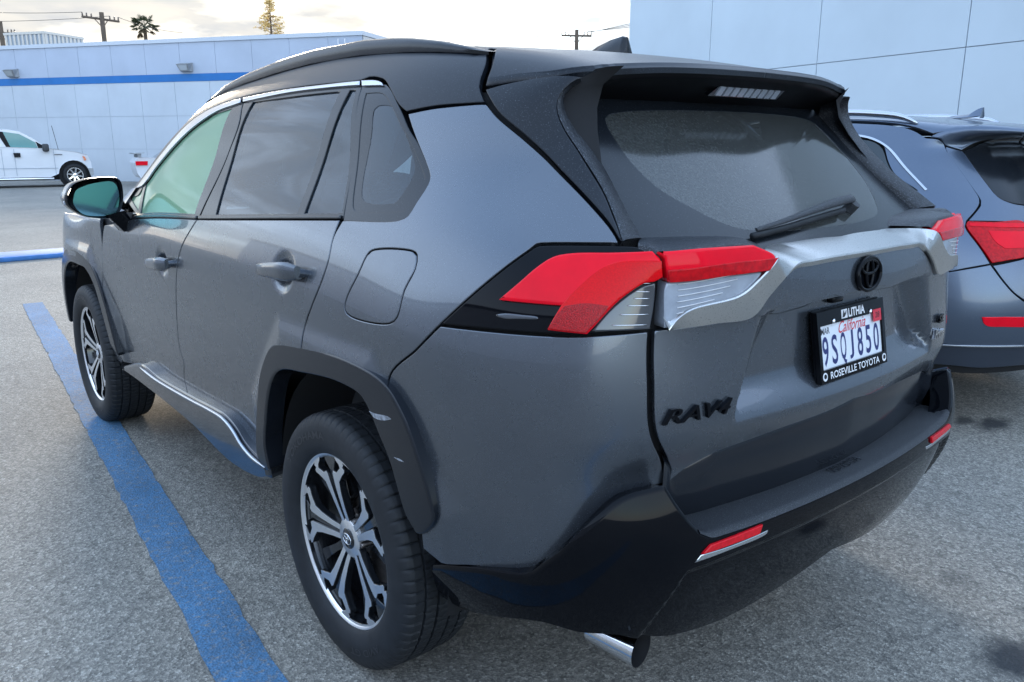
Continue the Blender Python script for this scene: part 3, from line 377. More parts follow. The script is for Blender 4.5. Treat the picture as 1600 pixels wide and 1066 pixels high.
def lathe(prof,n=48,axis='x'):
    """prof: (along axis, radius)"""
    p=np.array(prof,float); a=np.arange(n)*2*PI/n; m=len(p); V=np.zeros((m,n,3))
    V[:,:,0]=p[:,0:1]; V[:,:,1]=p[:,1:2]*np.cos(a); V[:,:,2]=p[:,1:2]*np.sin(a); V=V.reshape(-1,3)
    if axis=='z': V=V[:,[1,2,0]]
    if axis=='y': V=V[:,[1,0,2]]
    return V,[[i*n+k,(i+1)*n+k,(i+1)*n+(k+1)%n,i*n+(k+1)%n] for i in range(m-1) for k in range(n)]
def cdt(P,loops):
    """triangles inside the first loop and outside the others"""
    r=delaunay_2d_cdt([Vector((float(a),float(b))) for a,b in P],[(l[i],l[(i+1)%len(l)]) for l in loops[1:] for i in range(len(l))],[loops[0]],1,1e-7)
    V=np.array([tuple(v) for v in r[0]]); F=np.array(r[2]) if r[2] else np.zeros((0,3),int); remap=np.zeros(len(P),int)
    for i,ov in enumerate(r[3]):
        for k in ov: remap[k]=i
    if len(loops)>1 and len(F):
        c=V[F].mean(1); keep=np.ones(len(F),bool)
        for l in loops[1:]: keep&=~inside(c,np.asarray(P)[l])
        F=F[keep]
    return V,F,remap
def inside(p,poly):
    x,y=p[:,0],p[:,1]; r=np.zeros(len(p),bool); q=np.roll(poly,-1,0)
    for (x0,y0),(x1,y1) in zip(poly,q):
        if y0!=y1: r^=((y0>y)!=(y1>y))&(x<(x1-x0)*(y-y0)/(y1-y0)+x0)
    return r
def bdist(p,poly):
    d=np.full(len(p),1e9); q=np.roll(poly,-1,0)
    for a,b in zip(poly,q):
        e=b-a; t=np.clip(((p-a)@e)/max(e@e,1e-12),0,1); d=np.minimum(d,np.hypot(*(p-a-t[:,None]*e).T))
    return d
def prism(pts,depth,frame,mi=(0,0)):
    """2D outline pushed out along a frame (origin,u,v,n): face material mi[0], sides mi[1]"""
    o,u,v,n=[np.array(a,float) for a in frame]; P=np.array(pts,float); k=len(P)
    if 0.5*np.sum(P[:,0]*np.roll(P[:,1],-1)-P[:,1]*np.roll(P[:,0],-1))<0: P=P[::-1]
    V2,F,rm=cdt(P,[list(range(k))]); base=o+V2[:,0:1]*u+V2[:,1:2]*v
    flip=np.dot(np.cross(u,v),n)<0
    V=np.concatenate([base+n*depth,base,base[rm]+n*depth,base[rm]]); m=len(V2); FF=[]; M=[]
    for f in F: FF.append(list(f[::-1] if flip else f)); M.append(mi[0])
    for f in F: FF.append([i+m for i in (f if flip else f[::-1])]); M.append(mi[1])
    for i in range(k):
        j=(i+1)%k; q=[2*m+i,2*m+k+i,2*m+k+j,2*m+j]; FF.append(q if not flip else q[::-1]); M.append(mi[1])
    return V,FF,M
def catmull(p,h,closed=False):
    """smooth dense line through 2D/3D points"""
    p=np.array(p,float); n=len(p); out=[]
    if n==2:
        k=max(1,int(np.ceil(np.linalg.norm(p[1]-p[0])/h))); return np.array([p[0]+(p[1]-p[0])*i/k for i in range(k)])
    for i in range(n if closed else n-1):
        a=p[(i-1)%n] if closed or i>0 else 2*p[0]-p[1]; b=p[i]; c=p[(i+1)%n]; d=p[(i+2)%n] if closed or i+2<n else 2*p[-1]-p[-2]
        L_=[max(np.linalg.norm(y-x),1e-6)**.5 for x,y in ((a,b),(b,c),(c,d))]; t0=0;t1=L_[0];t2=t1+L_[1];t3=t2+L_[2]
        k=max(1,int(np.ceil(np.linalg.norm(c-b)/h)))
        for j in range(k):
            t=t1+(t2-t1)*j/k
            A1=(t1-t)/(t1-t0)*a+(t-t0)/(t1-t0)*b; A2=(t2-t)/(t2-t1)*b+(t-t1)/(t2-t1)*c; A3=(t3-t)/(t3-t2)*c+(t-t2)/(t3-t2)*d
            B1=(t2-t)/(t2-t0)*A1+(t-t0)/(t2-t0)*A2; B2=(t3-t)/(t3-t1)*A2+(t-t1)/(t3-t1)*A3
            out.append((t2-t)/(t2-t1)*B1+(t-t1)/(t2-t1)*B2)
    return np.array(out)
def dense(poly,h,opened=False):
    q=[p if len(p)==3 else (*p,0) for p in poly]; n=len(q)
    if opened: idx=[0]+[i for i in range(1,n-1) if q[i][2]]+[n-1]
    else:
        idx=[i for i in range(n) if q[i][2]]
        if not idx: return catmull([p[:2] for p in q],h,True)
        q=q[idx[0]:]+q[:idx[0]]; idx=[i for i in range(n) if q[i][2]]; q=q+[q[0]]; idx.append(n)
    out=[catmull([p[:2] for p in q[a:b+1]],h) for a,b in zip(idx[:-1],idx[1:])]
    r=np.concatenate(out)
    return np.concatenate([r,[q[-1][:2]]]) if opened else r
def offset(P,d):
    """move a counter-clockwise closed outline inwards by d"""
    a=P-np.roll(P,1,0); b=np.roll(P,-1,0)-P; a/=np.maximum(np.linalg.norm(a,axis=1),1e-9)[:,None]; b/=np.maximum(np.linalg.norm(b,axis=1),1e-9)[:,None]
    na=np.stack([-a[:,1],a[:,0]],1); nb=np.stack([-b[:,1],b[:,0]],1); m=na+nb; l=np.maximum(np.sum(m*m,1),.6)
    return P+d*2*m/l[:,None]
def area(P): return .5*np.sum(P[:,0]*np.roll(P[:,1],-1)-P[:,1]*np.roll(P[:,0],-1))
def outline(poly,h,surf=None,sym=False):
    if isinstance(poly,str): poly=POLY[poly]
    if sym:
        SCx=surf.SC; n=len(poly); i=[k for k in range(n) if abs(poly[k][0]-SCx)<1e-3 and abs(poly[(k+1)%n][0]-SCx)<1e-3][0]
        q=[poly[(i+1+k)%n] for k in range(n)]; hf=dense(q,h,True); mr=hf[::-1].copy(); mr[:,0]=2*SCx-mr[:,0]
        P=np.concatenate([hf[:-1],mr[:-1]])
    else: P=dense(poly,h)
    keep=np.linalg.norm(P-np.roll(P,1,0),axis=1)>1e-4; P=P[keep]
    return P if area(P)>0 else P[::-1]
def panel(name,poly,surf,m,parent,off=0.,gap=.0022,flange=.014,bev=.0022,h=.02,holes=(),mirror=False,sym=False,crown=0.,label=None):
    out=outline(poly,h,surf,sym); loops=[offset(out,gap)]+[offset(outline(q,h),-gap)[::-1] for q in holes]
    rings=[offset(l,bev) for l in loops]
    lo,hi=rings[0].min(0),rings[0].max(0); g=np.stack(np.meshgrid(np.arange(lo[0]+h*.5,hi[0],h),np.arange(lo[1]+h*.5,hi[1],h)),-1).reshape(-1,2)
    g=g[inside(g,rings[0])] if len(g) else g
    for r in rings:
        if len(g): g=g[bdist(g,r)>h*.55]
    for r in rings[1:]:
        if len(g): g=g[~inside(g,r)]
    P=np.concatenate(rings+[g]); ids=[];k=0
    for r in rings: ids.append(list(range(k,k+len(r)))); k+=len(r)
    V2,F,rm=cdt(P,ids)
    n2=-surf.nrm(V2[:,0],V2[:,1]); P3=surf.ev(V2[:,0],V2[:,1])
    o=np.full(len(V2),off)
    if crown: o=o+crown*(1-np.exp(-bdist(V2,rings[0])/.012))
    V=[P3+n2*o[:,None]]; Nn=[n2]; FF=[list(f) for f in F]
    if len(F):
        a,b,c=V[0][F[0]]; 
        if np.dot(np.cross(b-a,c-a),n2[F[0][0]])<0: FF=[f[::-1] for f in FF]; fl=True
        else: fl=False
    else: fl=False
    nv=len(V2)
    for l,r,idl in zip(loops,rings,ids):
        B=surf.ev(l[:,0],l[:,1]); nb=-surf.nrm(l[:,0],l[:,1]); ri=[int(rm[i]) for i in idl]; e=B-P3[ri]; e/=np.maximum(np.linalg.norm(e,axis=1),1e-9)[:,None]
        n1=nb*.75+e*.65; n1/=np.linalg.norm(n1,axis=1)[:,None]; k=len(l)
        V+=[B+nb*(off-bev*.8),B+nb*(off-bev*.8),B+nb*(off-flange)]; Nn+=[n1,e,e]
        for i in range(k):
            j=(i+1)%k
            for q in ([ri[i],nv+i,nv+j,ri[j]],[nv+k+i,nv+2*k+i,nv+2*k+j,nv+k+j]): FF.append(q if not fl else q[::-1])
        nv+=3*k
    V=np.concatenate(V); Nn=np.concatenate(Nn)
    # keep every face turned the way its normal points
    c=[]
    for f in FF:
        a,b,d=V[f[0]],V[f[1]],V[f[2]]; c.append(f if np.dot(np.cross(b-a,d-a),Nn[f[0]]+Nn[f[1]]+Nn[f[2]])>=0 else f[::-1])
    FF=c
    if mirror: V=V*[-1,1,1]; Nn=Nn*[-1,1,1]; FF=[f[::-1] for f in FF]
    ob=obj(name,V,FF,m,parent,nrm=Nn); DATA[ob.name]=(V,FF,Nn)
    if label: ob['label']=label
    return ob
def join(name,obs,m,parent):
    V=[];F=[];Nn=[];k=0
    for o in obs:
        a,b,c=DATA[o.name]; V.append(a);Nn.append(c);F+=[[i+k for i in f] for f in b];k+=len(a)
    for o in obs: me=o.data; bpy.data.objects.remove(o); bpy.data.meshes.remove(me)
    return obj(name,np.concatenate(V),F,m,parent,nrm=np.concatenate(Nn))
def resample(c,n):
    c=np.array(c,float); d=np.concatenate([[0],np.cumsum(np.linalg.norm(np.diff(c,axis=0),axis=1))]); t=np.linspace(0,d[-1],n)
    return np.stack([np.interp(t,d,c[:,k]) for k in range(c.shape[1])],1)
def loft(curves,n=60,h=.01):
    """quads between a series of 3D lines"""
    R=[resample(catmull(c,h) if len(c)>2 else c,n) if n else np.array(c) for c in curves]; n=len(R[0])
    return np.concatenate(R),[[i*n+k,i*n+k+1,(i+1)*n+k+1,(i+1)*n+k] for i in range(len(R)-1) for k in range(n-1)]
def mirx(V,F): return np.asarray(V)*[-1,1,1],[list(f)[::-1] for f in F]
def text(s,size=1.,bold=0.,shear=0.,extrude=0.,align='CENTER',space=1.):
    cu=bpy.data.curves.new('lettering','FONT'); cu.body=s; cu.size=size; cu.offset=bold; cu.shear=shear; cu.extrude=extrude; cu.align_x=align; cu.align_y='CENTER'; cu.space_character=space; cu.resolution_u=4
    o=bpy.data.objects.new('lettering',cu); C.objects.link(o); me=bpy.data.meshes.new_from_object(o); V=np.array([v.co[:] for v in me.vertices]) if len(me.vertices) else np.zeros((0,3)); F=[list(p.vertices) for p in me.polygons]
    bpy.data.objects.remove(o); bpy.data.curves.remove(cu); bpy.data.meshes.remove(me); return V,F
def onframe(V,frame,sx=1.,sy=1.):
    o,u,v,n=[np.array(a,float) for a in frame]; return o+V[:,0:1]*sx*u+V[:,1:2]*sy*v+V[:,2:3]*n
def onsurf(V,surf,fs,fr,off):
    """lay flat lettering on a body surface: (x,y)->(s,r)"""
    s=fs(V[:,0],V[:,1]); r=fr(V[:,0],V[:,1]); return surf.ev(s,r)-surf.nrm(s,r)*(off+V[:,2:3])
# ---------------------------------------------------------------- paint and trim
PAINT=mat('grey_metallic',(.114,.128,.149),.27,.80,coat=.55,coat_rough=.03,speck=(420,.68,.82,(.20,.22,.25),.5),rvar=(9,.02))
BLACKP=mat('black_paint_dew',(.007,.009,.013),.30,.0,coat=.0,spec=.36,speck=(380,.61,.76,(.08,.09,.105),.6),bump=(300,.10,.0012))
GLOSS=mat('gloss_black',(.003,.0035,.005),.04,0,coat=0.,spec=.17,rvar=(14,.02))
FRAMEM=mat('window_frame_black',(.009,.011,.014),.20,spec=.4,speck=(380,.66,.80,(.06,.07,.08),.5))
MATTE=mat('textured_plastic',(.022,.024,.028),.55,bump=(700,.5,.001),speck=(500,.56,.7,(.10,.105,.11),.6))
ROCKM=mat('gloss_rocker',(.075,.082,.094),.14,.75,coat=.5,coat_rough=.03)
CLADM=mat('cladding',(.010,.012,.016),.14,coat=.0,spec=.42,rvar=(18,.04))
WETBLK=mat('dew_beaded_black',(.012,.014,.018),.32,spec=.45,bump=(420,.55,.003),speck=(360,.56,.68,(.12,.13,.145),.35))
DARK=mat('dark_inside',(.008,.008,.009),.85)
CABIN=mat('cabin_fabric',(.05,.052,.055),.8)
SCUFF=mat('scuffed_plastic',(.24,.25,.27),.7,var=(90,.7))
RUBBER=mat('tyre_rubber',(.013,.0145,.017),.60,spec=.4,speck=(700,.70,.8,(.06,.06,.06),.9),var=(25,.25))
RUBTXT=mat('tyre_lettering',(.020,.021,.024),.42)
ALU=mat('machined_aluminium',(.88,.89,.91),.33,1.,bump=(120,.05,.0005),rvar=(30,.05))
WBLACK=mat('wheel_black',(.010,.011,.013),.15,coat=.6)
STEEL=mat('brake_steel',(.20,.18,.17),.45,1.,var=(40,.3))
CHROME=mat('chrome',(.75,.76,.78),.10,1.)
SATIN=mat('satin_silver',(.60,.59,.57),.28,1.,speck=(380,.58,.72,(.34,.33,.31),.5),bump=(380,.12,.001))
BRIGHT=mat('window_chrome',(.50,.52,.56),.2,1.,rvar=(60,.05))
RED=mat('red_lens',(.80,.004,.018),.05,coat=0.,spec=.20,speck=(330,.74,.84,(.80,.08,.10),.3),var=(8,.10))
REDIN=mat('red_lens_inner',(.68,.002,.006),.05,spec=.2,var=(320,.12))
DEEPRED=mat('deep_red_lens',(.50,.003,.008),.06,spec=.25,var=(70,.3))
GRID=mat('red_reflex',(.36,.002,.005),.10,spec=.4,var=(420,.6),bump=(420,.5,.002))
CLEARL=mat('clear_lens',(.33,.36,.41),.10,.1,coat=.5,coat_rough=.03,var=(24,.18))
SMOKE=mat('smoked_lens',(.06,.065,.075),.10,.3,coat=1.,coat_rough=.03)
REFL=mat('red_reflector',(.62,.006,.014),.2,coat=.0,spec=.4,bump=(900,.4,.0008),var=(120,.15))
WHITE=mat('plate_white',(.72,.74,.78),.4,speck=(200,.7,.8,(.6,.6,.62),.5))
BLUET=mat('plate_blue',(.020,.028,.13),.4); REDT=mat('plate_red',(.62,.03,.05),.4); WHT=mat('frame_white',(.75,.75,.76),.45); BLKT=mat('print_black',(.02,.02,.022),.5)
G_PRIV=glassmat('privacy_glass',(.22,.33,.39),.5,.24,(.05,.11,.17),.04,speck=(380,.06),back=.35)
G_FOG=glassmat('fogged_glass',(.5,.70,.55),.5,.975,(.37,.62,.40),.05,ior=1.18,speck=(2.2,.02),back=.45)
G_CLEAR=glassmat('clear_glass',(.80,.90,.86),.5,.10,(.6,.75,.7),.04)
G_REAR=glassmat('rear_glass_dew',(.20,.21,.19),.5,.36,(.19,.20,.19),.10,speck=(150,.10),back=.35)
MIRR=mat('mirror_glass',(.26,.52,.60),.12,1.,coat=.3)
# ---------------------------------------------------------------- the grey crossover
car=thing('crossover','dark grey metallic crossover with black roof and white plate, nearest the camera','car',(0,1.3,0))
def both(f):
    for mr in (False,True): f(mr)
ARQ=[(.47,.42),(.44,.60),(.40,.69),(.26,.835),(.08,.875),(-.19,.875),(-.34,.815),(-.43,.69),(-.47,.58),(-.47,.42)]
doors={}
def side(mr):
    panel('fender','fender',BODY,PAINT,car,mirror=mr,h=.03)
    fd=panel('front_door','front_door',BODY,PAINT,car,mirror=mr,h=.018 if mr else .0115); rd=panel('rear_door','rear_door',BODY,PAINT,car,mirror=mr,h=.018 if mr else .0115)
    doors[mr]=(fd,rd)
    panel('window_frame','front_frame',BODY,FRAMEM,fd,off=-.004,mirror=mr,holes=['front_window','vent_window'],gap=-.003,flange=.03)
    panel('window','front_window',BODY,G_FOG if not mr else G_CLEAR,fd,off=-.008,mirror=mr,gap=-.004,flange=.003,bev=.0008,h=.04)
    panel('vent_window','vent_window',BODY,G_FOG if not mr else G_CLEAR,fd,off=-.008,mirror=mr,gap=-.004,flange=.003,bev=.0008,h=.04)
    panel('window_frame','rear_frame',BODY,FRAMEM,rd,off=-.004,mirror=mr,holes=['rear_window','rear_vent'],gap=-.003,flange=.03)
    panel('window','rear_window',BODY,G_PRIV,rd,off=-.009,mirror=mr,gap=-.004,flange=.003,bev=.0008,h=.04)
    panel('vent_window','rear_vent',BODY,G_PRIV,rd,off=-.009,mirror=mr,gap=-.004,flange=.003,bev=.0008,h=.04)
    panel('window_trim','trim_front',BODY,BRIGHT,fd,off=.004,mirror=mr,gap=.0005,bev=.003,flange=.012)
    panel('window_trim','trim_rear',BODY,BRIGHT,rd,off=.004,mirror=mr,gap=.0005,bev=.003,flange=.012)
    panel('belt_moulding','belt_front',BODY,FRAMEM,fd,off=.003,mirror=mr,gap=.0005,bev=.004,flange=.012)
    panel('belt_moulding','belt_rear',BODY,FRAMEM,rd,off=.003,mirror=mr,gap=.0005,bev=.004,flange=.012)
    q=panel('quarter_panel','quarter_panel',BODY,PAINT,car,mirror=mr,holes=['fuel_door'] if not mr else [],h=.018)
    if not mr: panel('fuel_door','fuel_door',BODY,PAINT,q,gap=.0012)
    qf=panel('quarter_frame','quarter_frame',BODY,FRAMEM,car,off=-.003,mirror=mr,holes=['quarter_window'],gap=-.006,flange=.035)
    qw=panel('quarter_window','quarter_window',BODY,FRAMEM,qf,off=-.005,mirror=mr,holes=['quarter_frit'],gap=-.003,flange=.004,bev=.0008)
    panel('pane','quarter_frit',BODY,G_PRIV,qw,off=-.006,mirror=mr,gap=-.004,flange=.003,bev=.0008,h=.04)
    panel('window_trim','trim_quarter',BODY,BRIGHT,qf,off=.004,mirror=mr,gap=.0005,bev=.003)
    panel('rear_corner_panel','corner_panel',BODY,PAINT,car,mirror=mr,h=.018)
    # cladding
    at=panel('wheel_arch_trim','arch',CLAD,CLADM,car,mirror=mr,gap=.0,flange=.06,bev=.007,h=.015)
    if not mr:
        for q in 'ab': panel('scuff','scuff_'+q,CLAD,SCUFF,at,off=.0008,gap=0,flange=.0006,bev=.0003,h=.02)
    fa=[(2.69-y*(1 if y<0 else 1),z) for y,z in [(.47,.42)]]
    af=[(2.69-.53,.46,1),(2.69-.49,.60),(2.69-.44,.72),(2.69-.33,.85),(2.69-.16,.905),(2.69+.05,.915),(2.69+.22,.895),(2.69+.38,.80),(2.69+.47,.66),(2.69+.51,.46,1),(2.69+.44,.46,1),(2.69+.39,.66),(2.69+.29,.775),(2.69+.15,.835),(2.69-.04,.845),(2.69-.20,.835),(2.69-.32,.765),(2.69-.38,.66),(2.69-.44,.50,1)]
    panel('wheel_arch_trim',af,CLAD,CLADM,car,mirror=mr,gap=.0,flange=.06,bev=.007,h=.015)
    panel('rocker_cladding','rocker',CLAD,ROCKM,car,mirror=mr,gap=.0,flange=.08,bev=.018,h=.02)
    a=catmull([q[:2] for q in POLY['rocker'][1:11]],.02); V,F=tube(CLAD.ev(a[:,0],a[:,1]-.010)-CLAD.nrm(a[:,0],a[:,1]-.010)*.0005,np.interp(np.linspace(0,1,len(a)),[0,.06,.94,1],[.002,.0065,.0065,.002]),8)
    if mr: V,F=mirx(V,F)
    obj('sill_highlight',V,F,BRIGHT,car)  # thin bright tube stands in for the highlight along the rocker's top edge
    # tail lamp wrapping on to the body side
    lh=panel('tail_lamp','lamp_housing',BODY,GLOSS,car,off=.002,mirror=mr,gap=.002,bev=.003,h=.015)
    panel('red_lens','lamp_red',BODY,RED,lh,off=.017,mirror=mr,gap=.0,bev=.006,flange=.02,h=.012,crown=.006)
    panel('inner_lens','lamp_inner',BODY,REDIN,lh,off=.0235,mirror=mr,gap=.0005,bev=.003,flange=.006,h=.012)
    panel('reflex_lens','lamp_grid',BODY,GRID,lh,off=.0245,mirror=mr,gap=.0005,bev=.001,flange=.004,h=.012)
    panel('clear_lens','lamp_clear',BODY,SMOKE,lh,off=.010,mirror=mr,gap=.0005,bev=.003,h=.012)
    panel('lamp_mark','lamp_oval',BODY,SMOKE,lh,off=.006,mirror=mr,gap=0,bev=.003,h=.01)
    for k in range(8):   # reflector ribs behind the clear part
        r=1.100+.0165*k; s0=-.835-.0125*k
        pts=[(s,r+.004*math.sin(k)) for s in np.linspace(-.93,max(s0-.03,-.90),6)]
        if len(pts)>1 and pts[-1][0]-pts[0][0]>.01:
            a=np.array(pts); V,F=tube(BODY.ev(a[:,0],a[:,1])-BODY.nrm(a[:,0],a[:,1])*.0105,.0010,6)
            if mr: V,F=mirx(V,F)
            obj('lamp_rib',V,F,CHROME,lh)
    # roof half, fin
    # handles
    for d,(s0,s1,r0,r1) in ((fd,(1.452,1.182,.985,1.010)),(rd,(.372,.108,1.080,1.100))):
        t=np.linspace(0,1,9); s=s0+(s1-s0)*t; r=r0+(r1-r0)*t; A=BODY.base(s,r); n=-BODY.nrm0(BODY.base,s,r); lift=np.array([.014,.026,.031,.033,.034,.035,.035,.033,.020])
        cn=A+n*lift[:,None]; up=np.array([0,0,1.]); V=[];m=12
        hh=np.array([.010,.017,.020,.0215,.023,.0245,.026,.026,.018]); th=np.array([.008,.012,.013,.013,.013,.014,.015,.015,.012])
        for i in range(9):
            a=np.arange(m)*2*PI/m; V.append(cn[i]+np.sign(np.cos(a))[:,None]*(np.abs(np.cos(a))**.7*hh[i])[:,None]*up+np.sign(np.sin(a))[:,None]*(np.abs(np.sin(a))**.7*th[i])[:,None]*n[i])
        F=[[i*m+k,i*m+(k+1)%m,(i+1)*m+(k+1)%m,(i+1)*m+k] for i in range(8) for k in range(m)]+[list(range(m)),[8*m+k for k in range(m)][::-1]]
        V=np.concatenate(V); F=[f[::-1] for f in F]
        if mr: V,F=mirx(V,F)
        mb=MB().add(V,F); 
        for i in (0,8): 
            e=A[i]-n[i]*.03; W_,G_=tube([cn[i],e],[th[i]*1.0,th[i]],10); 
            if mr: W_,G_=mirx(W_,G_)
            mb.add(W_,G_)
        mb.obj('handle',PAINT if True else CHROME,d,auto=50)
    # door mirror
    yp=1.78
    HO=[(-1.112,1.199),(-1.113,1.235),(-1.086,1.279),(-1.048,1.294),(-.985,1.303),(-.930,1.304),(-.905,1.298),(-.893,1.282),(-.889,1.249),(-.893,1.205),(-.905,1.172),(-.925,1.147),(-.955,1.136),(-1.0,1.138),(-1.05,1.149),(-1.088,1.172)]
    GO=[(-1.088,1.202),(-1.084,1.228),(-1.072,1.254),(-1.034,1.272),(-.972,1.284),(-.932,1.285),(-.914,1.275),(-.905,1.250),(-.905,1.210),(-.914,1.176),(-.930,1.153),(-.962,1.147),(-1.02,1.149),(-1.052,1.157),(-1.073,1.174)]
    ho=catmull(HO,.008,True); ctr=np.array([-1.0,1.222]); k=len(ho); rot=lambda V:(np.array(V)-[-1.0,yp,0])@np.array([[math.cos(.16),math.sin(.16),0],[-math.sin(.16),math.cos(.16),0],[0,0,1]])+[-1.0,yp,0]
    V=[];mi=[]
    prof=[(.014,.90),(0,.965),(-.004,.985),(.002,1.0),(.02,1.0),(.05,.985),(.09,.90),(.125,.70),(.145,.40),(.15,.1)]
    for dy,scl in prof: V.append(np.stack([ctr[0]+(ho[:,0]-ctr[0])*scl,np.full(k,yp+dy),ctr[1]+(ho[:,1]-ctr[1])*scl],1))
    F=[[i*k+j,i*k+(j+1)%k,(i+1)*k+(j+1)%k,(i+1)*k+j] for i in range(len(prof)-1) for j in range(k)]; M=[0 if i<4 else 1 for i in range(len(prof)-1) for j in range(k)]
    V=rot(np.concatenate(V)); F=[f[::-1] for f in F]
    arm=[]; a0=np.array([[-.925,1.80,1.165],[-.905,1.86,1.165],[-.955,1.80,1.15],[-.945,1.86,1.15]])
    mb=MB()
    if mr: V,F=mirx(V,F)
    mb.add(V,F); mb.M=list(M)
    # arm: a tapering foot down to the door skin
    top=np.array([[-.968,1.785,1.150],[-.895,1.785,1.165],[-.885,1.875,1.165],[-.955,1.875,1.150]]); bot=np.array([[-.905,1.79,1.075],[-.86,1.785,1.10],[-.86,1.89,1.13],[-.905,1.88,1.075]])
    V2,F2=np.concatenate([bot,top]),[[0,1,5,4],[1,2,6,5],[2,3,7,6],[3,0,4,7],[4,5,6,7],[3,2,1,0]]
    if mr: V2,F2=mirx(V2,F2)
    mb.add(V2,F2,0)
    mo=mb.obj('door_mirror',[GLOSS,PAINT],car,auto=40)
    V3,F3,_=prism(GO and catmull(GO,.01,True)[:, [0,1]],.004,((0,yp+.012,0),(1,0,0),(0,0,1),(0,-1,0)))
    V3=rot(V3)
    if mr: V3,F3=mirx(V3,F3)
    obj('mirror_glass',V3,F3,MIRR,mo,smooth=False)
    b=MB().box((-1.113,1.80,1.205),(.012,.03,.018),0,.004)
    V4=np.concatenate(b.V); F4=b.F
    if mr: V4,F4=mirx(V4,F4)
    obj('turn_signal',V4,F4,CLEARL,mo)
    # wheel well liners
    for yc in (0.,2.69):
        a=np.linspace(-.02,PI+.15,26); ring=np.stack([np.cos(a)*np.where(a<PI/2,.445,.46),np.sin(a)*.45+.40],1)
        V=[];
        for x in (-.86,-.50): V.append(np.stack([np.full(26,x),yc+ring[:,0],ring[:,1]],1))
        V=np.concatenate(V+[np.array([[-.50,yc,.40]])]); F=[[i,i+1,27+i,26+i] for i in range(25)]+[[26+i,27+i,52] for i in range(25)]
        if mr: V,F=mirx(V,F)
        obj('wheel_well_liner',V,F,DARK,car)
both(side)
# panels across the whole width
ctr_=lambda q,cz=2.284:[((a[0],cz) if abs(a[1]-2.28)<1e-6 else tuple(a[:2]))+((a[2],) if len(a)>2 else ()) for a in POLY[q]]
join('roof',[panel('roof_half',ctr_('roof'),BODY,BLACKP,car,off=.002,mirror=mr,gap=.002,bev=.002,h=.035) for mr in (False,True)],BLACKP,car)
sp=join('spoiler',[panel('spoiler_half',ctr_('spoiler',2.30),BODY,BLACKP,car,off=.003,mirror=mr,gap=.002,flange=.022,bev=.012,h=.03) for mr in (False,True)],BLACKP,car)
both(lambda mr: panel('hatch_side_fin','fin',BODY,BLACKP,car,off=.003,mirror=mr,gap=.002,flange=.02,bev=.003,h=.02))
# bonnet, windscreen, nose
def grid(surf,S,R,off=0.):
    a,b=np.meshgrid(S,R); P=surf.ev(a.ravel(),b.ravel()); n=-surf.nrm(a.ravel(),b.ravel()); k=len(S)
    return P+n*off,[[j*k+i,j*k+i+1,(j+1)*k+i+1,(j+1)*k+i] for j in range(len(R)-1) for i in range(k-1)],n
mb=MB(); wn=MB()
for mr in (False,True):
    for S,R,q in ((np.linspace(3.6,2.05,30),np.linspace(1.2,2.28,24),mb),(np.linspace(2.05,1.28,16),np.linspace(1.70,2.28,14),wn)):
        V,F,n=grid(BODY,S,R,-.004)
        if mr: V,F=mirx(V,F)
        q.add(V,F)
mb.obj('bonnet',PAINT,car,smooth=True); wn.obj('windscreen',G_CLEAR,car,smooth=True)
mb=MB()
xs=np.array([.70,.76,.77,.74,.68,.45,0.]); zs=np.array([.30,.6,.75,.9,.99,1.015,1.03])
t=np.linspace(-1,1,21); V=[]
for z,w_ in ((.28,.70),(.45,.74),(.60,.76),(.75,.77),(.90,.77),(.99,.68)): V.append(np.stack([t*w_,3.6+.07*(1-t**4)*(1-abs(z-.6)*.8),np.full(21,z)],1))
V=np.concatenate(V); obj('front_fascia',V,[[j*21+i,j*21+i+1,(j+1)*21+i+1,(j+1)*21+i] for j in range(5) for i in range(20)],CLADM,car)
# dark shell behind the panels, with the window openings left open
def shell():
    S=np.concatenate([np.arange(3.5,-.45,-.05),np.linspace(-.45,-1.62,30)]); R=np.arange(.34,1.60,.035); k=len(S)
    wins=[np.array([p[:2] for p in POLY[q]]) for q in ('front_window','vent_window','rear_window','rear_vent','quarter_frit')]
    mb=MB()
    a,b=np.meshgrid(S,R); a=a.ravel();b=b.ravel(); P=BODY.ev(a,b)+BODY.nrm(a,b)*.026; D=P[:,0]
    c=np.stack([a,b],1); dist=np.full(len(a),1e9); ins=np.zeros(len(a),bool)
    for w_ in wins: dist=np.minimum(dist,bdist(c,w_)); ins|=inside(c,w_)
    bad=ins|(dist<.03)
    for yc in (0.,2.69): bad|=(np.hypot(P[:,1]-yc,P[:,2]-.36)<.60)&(P[:,2]<.93)
    bad|=(b>1.21)&(a<-.80)
    bad|=(b<.50)&(a<-.40)
    bad|=(a>1.95)&(b>1.2)
    F=[]
    for j in range(len(R)-1):
        for i in range(k-1):
            q=[j*k+i,j*k+i+1,(j+1)*k+i+1,(j+1)*k+i]
            if not bad[q].any(): F.append(q)
    mb.add(P,F); V,G=mirx(P,F); mb.add(V,G)
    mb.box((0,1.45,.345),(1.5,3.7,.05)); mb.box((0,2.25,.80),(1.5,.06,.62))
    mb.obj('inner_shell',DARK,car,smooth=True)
shell()
